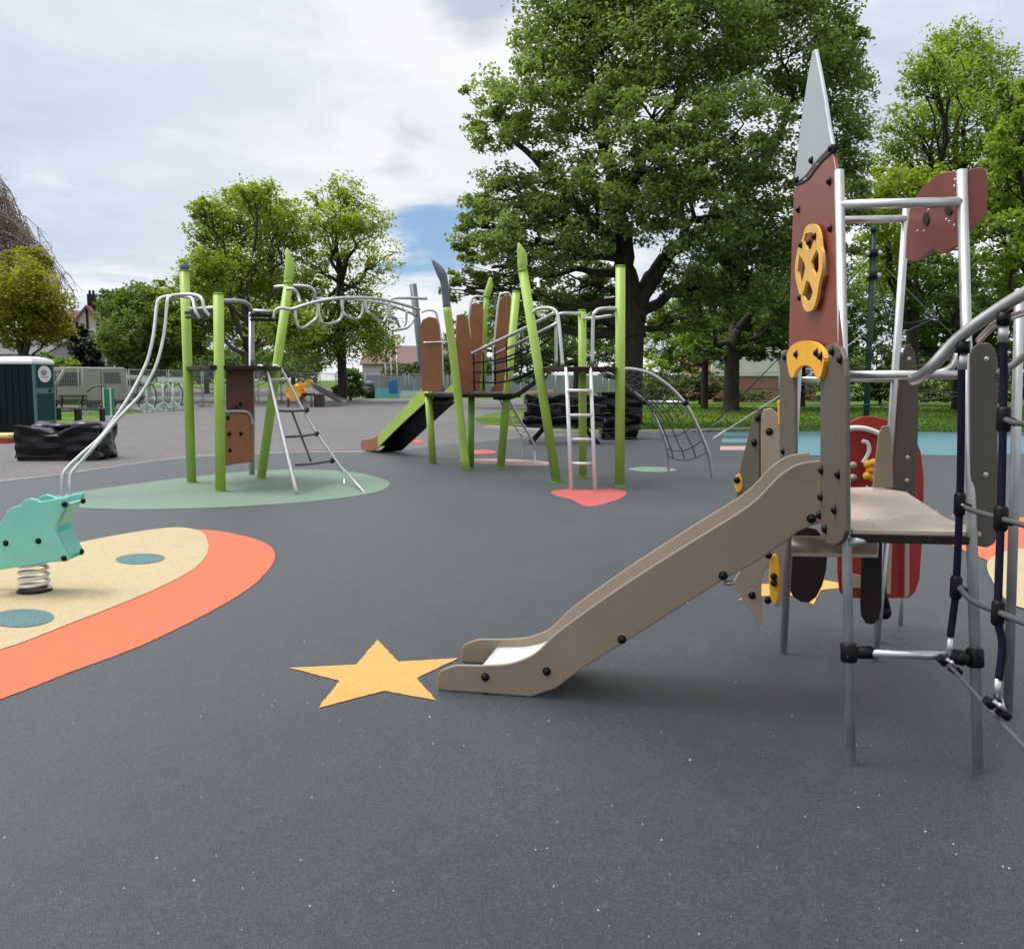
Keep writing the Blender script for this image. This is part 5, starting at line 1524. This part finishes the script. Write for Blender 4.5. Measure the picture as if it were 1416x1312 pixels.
def crown_mesh(name, centers, size, mat, parent, seed, up=.55):
    rg = np.random.default_rng(seed)
    off = np.array(root_loc(parent))
    v = leaf_arrays(centers, size, rg, up) - off
    n = len(v) // 4
    me = bpy.data.meshes.new(name)
    me.vertices.add(4 * n); me.vertices.foreach_set('co', v.ravel().astype(np.float32))
    me.loops.add(4 * n); me.loops.foreach_set('vertex_index', np.arange(4 * n, dtype=np.int32))
    me.polygons.add(n); me.polygons.foreach_set('loop_start', np.arange(0, 4 * n, 4, dtype=np.int32))
    me.update(calc_edges=True)
    me.materials.append(mat)
    o = bpy.data.objects.new(name, me); col.objects.link(o)
    if parent: o.parent = parent
    return o


def crown_points(lobes, n, rg, clump=.20, shell=.45, per=34):
    """lobes: (centre, (rx, ry, rz), weight). Leaves gather in clumps near each lobe's outside."""
    wts = np.array([l[2] * (l[1][0] * l[1][1] * l[1][2]) ** (2 / 3) for l in lobes]); wts /= wts.sum()
    pts, tips = [], []
    for (c, r, _), wgt in zip(lobes, wts):
        k = max(4, int(n * wgt / per))
        d = rg.normal(size=(k, 3)); d /= np.linalg.norm(d, axis=1)[:, None]
        rad = shell + (1 - shell) * rg.random(k) ** .6
        rad *= 1 + .10 * np.sin(d[:, 0] * 7 + c[0]) * np.cos(d[:, 2] * 6 + c[2])
        cc = np.array(c) + d * rad[:, None] * np.array(r)
        tips.append(cc)
        cr = clump * min(r) * rg.uniform(.5, 1.25, k)
        cnt = rg.poisson(per * rg.uniform(.35, 1.6, k))
        idx = np.repeat(np.arange(k), cnt)
        g = np.clip(rg.normal(size=(len(idx), 3)), -1.7, 1.7) * np.array([1, 1, .55])
        pts.append(cc[idx] + g * cr[idx][:, None] * .75)
    return np.concatenate(pts), tips


def limb(mb, a, b, r0, r1, rg, sag=.0, n=6, wob=.05, seg=7):
    a, b = Vector(a), Vector(b)
    L = (b - a).length
    pts = []
    for i in range(n + 1):
        t = i / n
        p = lerp(a, b, t)
        bow = math.sin(math.pi * t)
        p = p + Vector((rg.normal() * wob * L * bow, rg.normal() * wob * L * bow, sag * L * bow + rg.normal() * wob * L * .6 * bow))
        pts.append(p)
    pts = smooth(pts, 2)
    k = len(pts)
    mb.tube(pts, [r0 + (r1 - r0) * i / (k - 1) for i in range(k)], seg, True)
    return pts


def tree(name, label, base, lobes_px, Y, n, size, leaf, bark, tr, fork, seed, group=None, cat='tree', twigs=7, clump=.2, shell=.45, spread=.1, lean=(0, 0), depthr=.75, per=34, up=.55, leaders=None):
    rg = np.random.default_rng(seed)
    bx, by = base
    r = empty(name, (bx, by, 0), label, cat, group)
    lobes = []
    for l in lobes_px:
        px, py, rx, rz = l[:4]
        dy = l[4] if len(l) > 4 else rg.uniform(-1, 1) * spread * Y
        wgt = l[5] if len(l) > 5 else 1.0
        c = P(px, py, Y + dy)
        k = (Y + dy) / FPX
        lobes.append((tuple(c), (rx * k, max(rx, rz) * k * depthr, rz * k), wgt))
    pts, tips = crown_points(lobes, n, rg, clump, shell, per)
    pts = pts[pts[:, 2] > .25]
    mb = MB()
    f = Vector((bx + lean[0], by + lean[1], fork))
    tk = smooth([(bx, by, -.1), (bx, by, .25), (bx + lean[0] * .3, by, fork * .45), f], 4)
    k = len(tk)
    mb.tube(tk, [tr * (1.55 if i == 0 else 1.0 + .35 * max(0, 1 - i / 4)) * (1 - .22 * i / k) for i in range(k)], 14)
    lead = []
    for ld_px, ra_, rb2 in (leaders or []):
        lp = smooth([P(a, c, Y + dy) for a, c, dy in ld_px], 5)
        lp = [p + Vector((rg.normal(), rg.normal(), rg.normal())) * .05 for p in lp]
        mb.tube(lp, [ra_ + (rb2 - ra_) * i / (len(lp) - 1) for i in range(len(lp))], 10)
        lead += [(p, ra_ + (rb2 - ra_) * i / (len(lp) - 1)) for i, p in enumerate(lp)]
    for (c, rad, _), tp in zip(lobes, tips):
        c = Vector(c)
        z0 = f.z * rg.uniform(.82, 1.0) if c.z < f.z + 3 else f.z + (c.z - f.z) * rg.uniform(0, .28)
        st = lerp(Vector((bx, by, 0)), f, min(1, z0 / f.z)) if z0 <= f.z else Vector((f.x + (c.x - f.x) * .12, f.y + (c.y - f.y) * .12, z0))
        rr = tr * .45 * min(1, (rad[0] * rad[2]) ** .5 / 2.2 + .25)
        if lead:
            cand = [(((p - c).length + 1.2 * max(0, p.z - c.z + .4)), p, q_) for p, q_ in lead]
            _, st, q_ = min(cand, key=lambda t_: t_[0])
            rr = min(rr, q_ * .75)
        elif z0 > f.z:
            limb(mb, f, st, tr * .75, rr * 1.1, rg, 0, 3, .03, 8)
        pth = limb(mb, st, c, rr, rr * .35, rg, -.03 if c.z < f.z + 2 else .04, 6, .06, 8)
        sel = rg.choice(len(tp), min(twigs, len(tp)), replace=False)
        for j in sel:
            s_ = pth[int(rg.uniform(.45, 1) * (len(pth) - 1))]
            q = limb(mb, s_, tp[j], rr * .32, .012 * Y / 30, rg, .02, 4, .08, 5)
            for _ in range(2):
                j2 = rg.integers(len(tp))
                e = lerp(q[-1], Vector(tp[j2]), .35)
                limb(mb, q[int(len(q) * .6)], e, rr * .14, .008 * Y / 30, rg, 0, 2, .08, 4)
    mb.build('trunk', bark, r)
    crown_mesh('crown', pts, size, leaf, r, seed + 100, up)
    return r

# the big sycamore
bt = G(872, 588)
tree('sycamore_tree', 'huge dark green sycamore tree with thick forked trunk behind the right lime tower', (X(872, 30, 2), 30),
     [(742, 150, 85, 62, -1), (682, 160, 50, 48, 0), (850, 60, 120, 80, 0), (770, 55, 60, 55, 1), (960, 40, 110, 80, -2), (1080, 60, 100, 80, 0), (1165, 60, 38, 45, 1, 1.3), (1150, 160, 52, 90, 1), (900, 160, 100, 60, -2),
      (890, 235, 120, 60, -3), (1010, 190, 90, 75, -3), (780, 235, 70, 40, -1, .7), (705, 275, 65, 45, 0), (665, 315, 42, 42, 0), (740, 330, 90, 55, -1), (680, 370, 60, 35, 1, .8), (820, 300, 80, 50, -2), (1080, 290, 90, 80, -1), (960, 300, 90, 60, -3),
      (1040, 370, 85, 55, -1), (1160, 290, 42, 100, 1), (980, 385, 70, 40, 0), (800, 385, 70, 40, 1, .8), (760, 430, 90, 40, 2, .7), (825, 440, 48, 32, 1.8, .8), (695, 452, 60, 28, 2.2, .7), (935, 440, 55, 34, 1.2, .8), (645, 398, 30, 36, 1, .7), (1000, 425, 60, 30, 1, .7), (820, -50, 120, 80, 1), (960, -70, 150, 80, 0), (1080, -30, 110, 60, 1)],
     30, 185000, .155, M['leaf_big'], M['bark'], .43, 3.9, 11, twigs=9, clump=.25, shell=.42, lean=(.1, 0), per=75,
     leaders=[([(876, 470, 0), (874, 430, 0), (868, 380, -.3), (858, 320, -.6), (846, 250, -.5), (828, 170, 0), (812, 90, .3), (800, 0, .5)], .44, .10),
              ([(876, 450, 0), (888, 405, 0), (915, 365, -.2), (950, 332, -.5), (1005, 295, -.8), (1060, 225, -.4), (1095, 140, 0)], .34, .09),
              ([(862, 345, -.4), (815, 300, -.8), (762, 245, -.8), (705, 190, -.6)], .22, .07),
              ([(852, 285, -.6), (893, 215, -1.0), (938, 130, -.8), (960, 20, 0)], .24, .07),
              ([(880, 440, .2), (935, 405, .6), (1010, 400, .6), (1080, 420, .4)], .20, .07)])
# two lime trees left of centre
tree('lime_tree', 'broad leafy spring green lime tree behind the left lime tower', (X(345, 58, 2), 58),
     [(345, 300, 55, 40), (400, 320, 50, 45), (300, 330, 40, 45), (290, 290, 28, 24), (330, 380, 75, 45), (400, 400, 60, 40), (350, 270, 40, 22), (285, 380, 40, 40), (340, 440, 80, 40), (260, 430, 45, 45), (400, 450, 50, 35)],
     58, 42000, .25, M['leaf_lime'], M['bark_grey'], .34, 3.4, 21, twigs=8, clump=.30, per=22, shell=.2)
tree('lime_tree', 'taller open crowned lime tree with bare dark trunk showing, right of the broad one', (X(473, 62, 2), 62),
     [(480, 275, 36, 34), (500, 310, 40, 34), (455, 310, 34, 30), (520, 360, 32, 36, 1, .5), (500, 400, 45, 30, 1, .5), (440, 370, 30, 30, 0, .45), (475, 345, 42, 30, 0, .7), (485, 460, 62, 38, 0, 1.3), (430, 470, 50, 36, 0, 1.2), (520, 440, 34, 30, 0, .7), (530, 480, 28, 24), (446, 425, 40, 26, 0, .5), (440, 275, 22, 14, 0, .6)],
     62, 21000, .23, M['leaf_lime'], M['bark'], .33, 8.0, 22, twigs=9, clump=.34, per=18, shell=.15)
tree('bushy_tree', 'round mid green bushy tree left of the first lime post', (X(190, 66, 2), 66),
     [(165, 430, 34, 32), (195, 425, 40, 34), (180, 465, 48, 34), (225, 430, 34, 38), (235, 470, 36, 34), (160, 475, 26, 26), (205, 495, 45, 25), (255, 460, 25, 40)],
     66, 20000, .30, M['leaf_bush'], M['bark_grey'], .35, 2.4, 23, twigs=4, clump=.26, per=26)
tree('olive_tree', 'rounded olive yellow tree behind the toilet at the left edge', (X(35, 48, 2), 48),
     [(30, 400, 48, 40), (60, 430, 42, 38), (-20, 400, 50, 50), (20, 450, 60, 30), (75, 455, 26, 28), (40, 360, 30, 22), (-50, 440, 50, 40)],
     48, 26000, .22, M['leaf_olive'], M['bark_grey'], .24, 2.4, 24, twigs=3, clump=.3, per=24, shell=.3)
# right hand trees
tree('ash_tree', 'tall light green tree with open crown in the upper right', (X(1330, 46, 3), 46),
     [(1325, 70, 55, 36), (1290, 105, 48, 40), (1360, 110, 56, 48), (1265, 165, 55, 45, 0, .7), (1330, 175, 70, 50, 0, .7), (1400, 170, 40, 60), (1250, 215, 45, 40, 0, .7), (1320, 240, 70, 40, 0, .8), (1400, 250, 55, 50)],
     46, 25000, .20, M['leaf_mid'], M['bark'], .40, 8, 31, twigs=10, clump=.32, per=20, shell=.2)
tree('maple_tree', 'bright yellow green tree behind the burgundy tail fins', (X(1260, 38, 2), 38),
     [(1240, 275, 50, 40), (1290, 310, 60, 45), (1225, 340, 40, 50), (1210, 270, 24, 40), (1280, 250, 40, 26), (1250, 370, 60, 40)],
     38, 14000, .20, M['leaf_lime'], M['bark'], .3, 4.0, 32, twigs=6, clump=.24, per=28)
tree('beech_tree', 'bright green spreading tree running off the right edge', (X(1440, 34, 2), 34),
     [(1400, 130, 30, 24, 0, .8), (1420, 180, 50, 50), (1390, 260, 50, 45), (1440, 290, 60, 60), (1385, 330, 50, 40), (1430, 370, 55, 40), (1400, 200, 40, 40), (1350, 300, 36, 30), (1460, 110, 40, 60)],
     34, 19000, .19, M['leaf_mid'], M['bark'], .4, 4.5, 33, twigs=7, clump=.24, per=28)
tree('sycamore_tree', 'shady dark tree behind the steel posts of the rocket tower', (X(1345, 42, 2), 42),
     [(1290, 390, 60, 40), (1350, 400, 60, 45), (1400, 420, 50, 40), (1300, 440, 70, 36), (1370, 450, 60, 30), (1240, 420, 40, 40), (1255, 480, 45, 30), (1320, 485, 50, 28), (1385, 485, 50, 28)],
     42, 24000, .2, M['leaf_dark'], M['bark'], .4, 3.5, 34, twigs=6, clump=.24, per=28)
# middle distance under the sycamore
tree('sycamore_tree', 'dark leafy tree with straight trunk right of the curved climber', (X(1012, 44, 2), 44),
     [(1000, 400, 60, 40), (1050, 420, 60, 40), (970, 430, 45, 36), (1040, 460, 60, 26), (1000, 455, 40, 22), (1080, 380, 50, 50), (1090, 440, 45, 40), (1012, 478, 56, 18), (968, 484, 36, 15), (1060, 484, 36, 16)],
     44, 22000, .2, M['leaf_dark'], M['bark'], .42, 3.0, 41, twigs=6, clump=.24, per=28)
tree('maple_tree', 'brighter green tree with slim trunk beside the big sycamore trunk', (X(975, 47, 2), 47),
     [(940, 450, 45, 36), (975, 465, 45, 30), (915, 475, 32, 36), (960, 500, 45, 18), (905, 515, 24, 24)],
     47, 11000, .2, M['leaf_mid'], M['bark'], .2, 2.6, 42, twigs=5, clump=.26, per=28)
tree('maple_tree', 'shaded green tree hanging low behind the rope bridge', (X(800, 52, 2), 52),
     [(700, 440, 50, 40), (750, 470, 55, 36), (690, 490, 40, 30), (800, 460, 50, 40), (840, 490, 40, 34), (640, 470, 30, 36), (730, 510, 50, 20)],
     52, 14000, .24, M['leaf_dark'], M['bark'], .35, 2.8, 43, twigs=5, clump=.26, per=26)
tree('slim_tree', 'slim dark trunked tree close behind the yellow entry arch', (X(1108, 50, 2), 50),
     [(1110, 440, 50, 40), (1150, 430, 50, 50), (1130, 480, 50, 30), (1180, 400, 40, 40), (1190, 460, 40, 40)],
     50, 12000, .22, M['leaf_dark'], M['bark'], .28, 2.6, 44, twigs=5, clump=.26, per=26)
# shrubs and hedges
def shrub(name, label, lobes_px, Y, n, size, leaf, seed, cat='shrub', group=None):
    xs = sum(l[0] for l in lobes_px) / len(lobes_px)
    return tree(name, label, (X(xs, Y, .5), Y), lobes_px, Y, n, size, leaf, M['bark'], .10, .5, seed, group, cat, twigs=3, clump=.28, per=24, spread=.03)
shrub('hedge', 'dark clipped hedge mass at the back of the lawn right of the curved climber', [(900, 540, 30, 18), (950, 540, 36, 18), (1000, 545, 36, 14), (1060, 552, 40, 10), (925, 528, 30, 18), (975, 528, 30, 16)], 56, 9000, .2, M['leaf_hedge'], 51, 'hedge')
shrub('hedge', 'dark hedge at the back of the lawn between the rocket uprights', [(1130, 545, 40, 16), (1180, 535, 40, 24), (1240, 530, 40, 28), (1300, 535, 40, 26), (1220, 510, 40, 24), (1290, 505, 40, 26), (1160, 515, 36, 20)], 54, 15000, .2, M['leaf_hedge'], 52, 'hedge')
shrub('hedge', 'dark hedge at the back of the lawn by the right edge', [(1350, 540, 40, 22), (1400, 540, 40, 24), (1460, 540, 50, 26), (1380, 510, 40, 24), (1440, 505, 50, 30)], 50, 9000, .2, M['leaf_hedge'], 53, 'hedge')
shrub('conifer', 'dark conifer bush in front of the timber framed house', [(118, 490, 18, 22), (108, 475, 14, 16), (125, 505, 16, 14), (112, 460, 8, 12)], 70, 6000, .26, M['leaf_conifer'], 54, 'conifer')
shrub('hedge', 'green hedge behind the cream van', [(80, 505, 20, 12), (100, 510, 24, 12), (60, 500, 24, 12), (20, 505, 36, 12)], 64, 5000, .25, M['leaf_mid'], 55, 'hedge')
shrub('shrub', 'dark upright shrub at the foot of the open crowned lime tree', [(484, 525, 17, 18), (475, 538, 15, 14), (494, 540, 15, 14)], 66, 4000, .24, M['leaf_dark'], 56)
shrub('hedge', 'low brownish green hedge in the far middle below the chimneys', [(560, 515, 22, 14), (590, 512, 22, 16), (625, 508, 26, 20), (660, 515, 26, 18), (540, 520, 16, 12)], 100, 7000, .36, M['leaf_hedge'], 57, 'hedge')
shrub('hedge', 'tall mixed hedge behind the row of gym machines', [(190, 518, 30, 14), (230, 515, 30, 16), (280, 512, 36, 20), (330, 510, 36, 20), (380, 515, 30, 16), (420, 515, 24, 14)], 86, 8000, .34, M['leaf_hedge'], 58, 'hedge')
for i, (a, c, w_, h_, y, lab) in enumerate(((880, 535, 20, 16, 62, 'small bright shrub at the foot of the big sycamore'), (1160, 500, 40, 26, 70, 'far leafy shrub seen behind the rocket slide face'), (1330, 500, 50, 26, 72, 'far leafy shrub seen behind the right steel post'))):
    shrub('shrub', lab, [(a, c, w_, h_), (a + 16, c + 6, w_ * .8, h_ * .8), (a - 14, c + 8, w_ * .7, h_ * .7)], y, 4500, .24, M['leaf_mid'], 60 + i)

# weeping birch, hardly in leaf
bw = empty('weeping_birch', (X(-60, 60, 3), 60, 0), 'bare twigged weeping birch arching in from the left edge', 'tree')
rg = np.random.default_rng(71)
mb = MB()
f0 = Vector((X(-60, 60, 3), 60, 6))
mb.tube(smooth([(f0.x, f0.y, -.1), (f0.x, f0.y, 3), f0, f0 + Vector((.4, 0, 5))], 4), [.42, .42, .40, .39, .37, .36, .34, .32, .30, .28, .25, .22, .2], 12)
mb.build('trunk', M['bark_grey'], bw)
outline = [(0, 232), (12, 262), (30, 290), (42, 320), (60, 350), (80, 372), (100, 390), (118, 400)]
mb = MB()
leafp = []
for i in range(80):
    t = rg.random() ** .55
    a = np.interp(t * 7, range(8), [o_[0] for o_ in outline]) - rg.random() ** 1.5 * 62
    c = np.interp(max(0, a), [o_[0] for o_ in outline], [o_[1] for o_ in outline]) + rg.uniform(0, 26)
    tipq = P(a, c, 60 + rg.uniform(-3.5, 3.5))
    st = f0 + Vector((0.3, 0, rg.uniform(1, 6)))
    midq = lerp(st, tipq, .55) + Vector((rg.normal() * .4, rg.normal() * .4, 1.6 + 1.4 * rg.random()))
    pth = smooth([st, midq, tipq], 5)
    mb.tube(pth, [.045 - .036 * k / (len(pth) - 1) for k in range(len(pth))], 4)
    for _ in range(8):
        q = pth[int(rg.uniform(.35, 1) * (len(pth) - 1))]
        L = rg.uniform(.8, 3.6)
        dx = rg.normal() * .35
        e = [q, q + Vector((dx * .5, rg.normal() * .3, -L * .35 + .15)), q + Vector((dx, rg.normal() * .4, -L))]
        e = smooth(e, 3)
        mb.tube(e, [.021, .020, .019, .018, .016, .014, .012][:len(e)], 3)
        for k in range(6): leafp.append(np.array(e[int(rg.integers(len(e)))]) + rg.normal(size=3) * .14)
mb.build('branches', M['twig'], bw)
M['leaf_birch'] = leafmat('birch_bud', [(0.07, 0.05, 0.035), (0.10, 0.08, 0.045), (0.13, 0.12, 0.06)], .3)
crown_mesh('crown', np.array(leafp), .13, M['leaf_birch'], bw, 9)
for i, (a, y, lab) in enumerate(((285, 100, 'far dense tree filling the gap under the broad lime tree'), (340, 104, 'far dense tree right behind the steel post of the left tower'), (405, 98, 'far dense tree between the two lime tree trunks'), (255, 96, 'far dense tree behind the foot of the first lime post'))):
    tree('distant_tree', lab, (X(a, y, 3), y), [(a, 488, 30, 24), (a + 22, 500, 26, 18), (a - 22, 500, 26, 18), (a, 508, 40, 14)], y, 6000, .38, M['leaf_bush' if i % 2 else 'leaf_dark'], M['bark'], .3, 2, 90 + i, None, 'tree', 3, .28, per=24)
# far tree tops on the horizon
for i, (a, c, w_, h_, y, lab) in enumerate(((150, 415, 16, 14, 110, 'far small tree top above the round bushy tree'), (610, 500, 14, 10, 130, 'far dark tree between chimneys and brown panel'), (200, 405, 22, 16, 105, 'far tree top between the bushy tree and the first lime post'))):
    tree('distant_tree', lab, (X(a, y, 3), y), [(a, c, w_, h_), (a + 10, c + 12, w_, h_), (a - 12, c + 16, w_, h_), (a, c + 40, w_ * 1.2, 24)], y, 4500, .4, M['leaf_dark'], M['bark'], .3, 3, 80 + i, None, 'tree', 3, .28, per=20)
print('SCRIPT DONE')
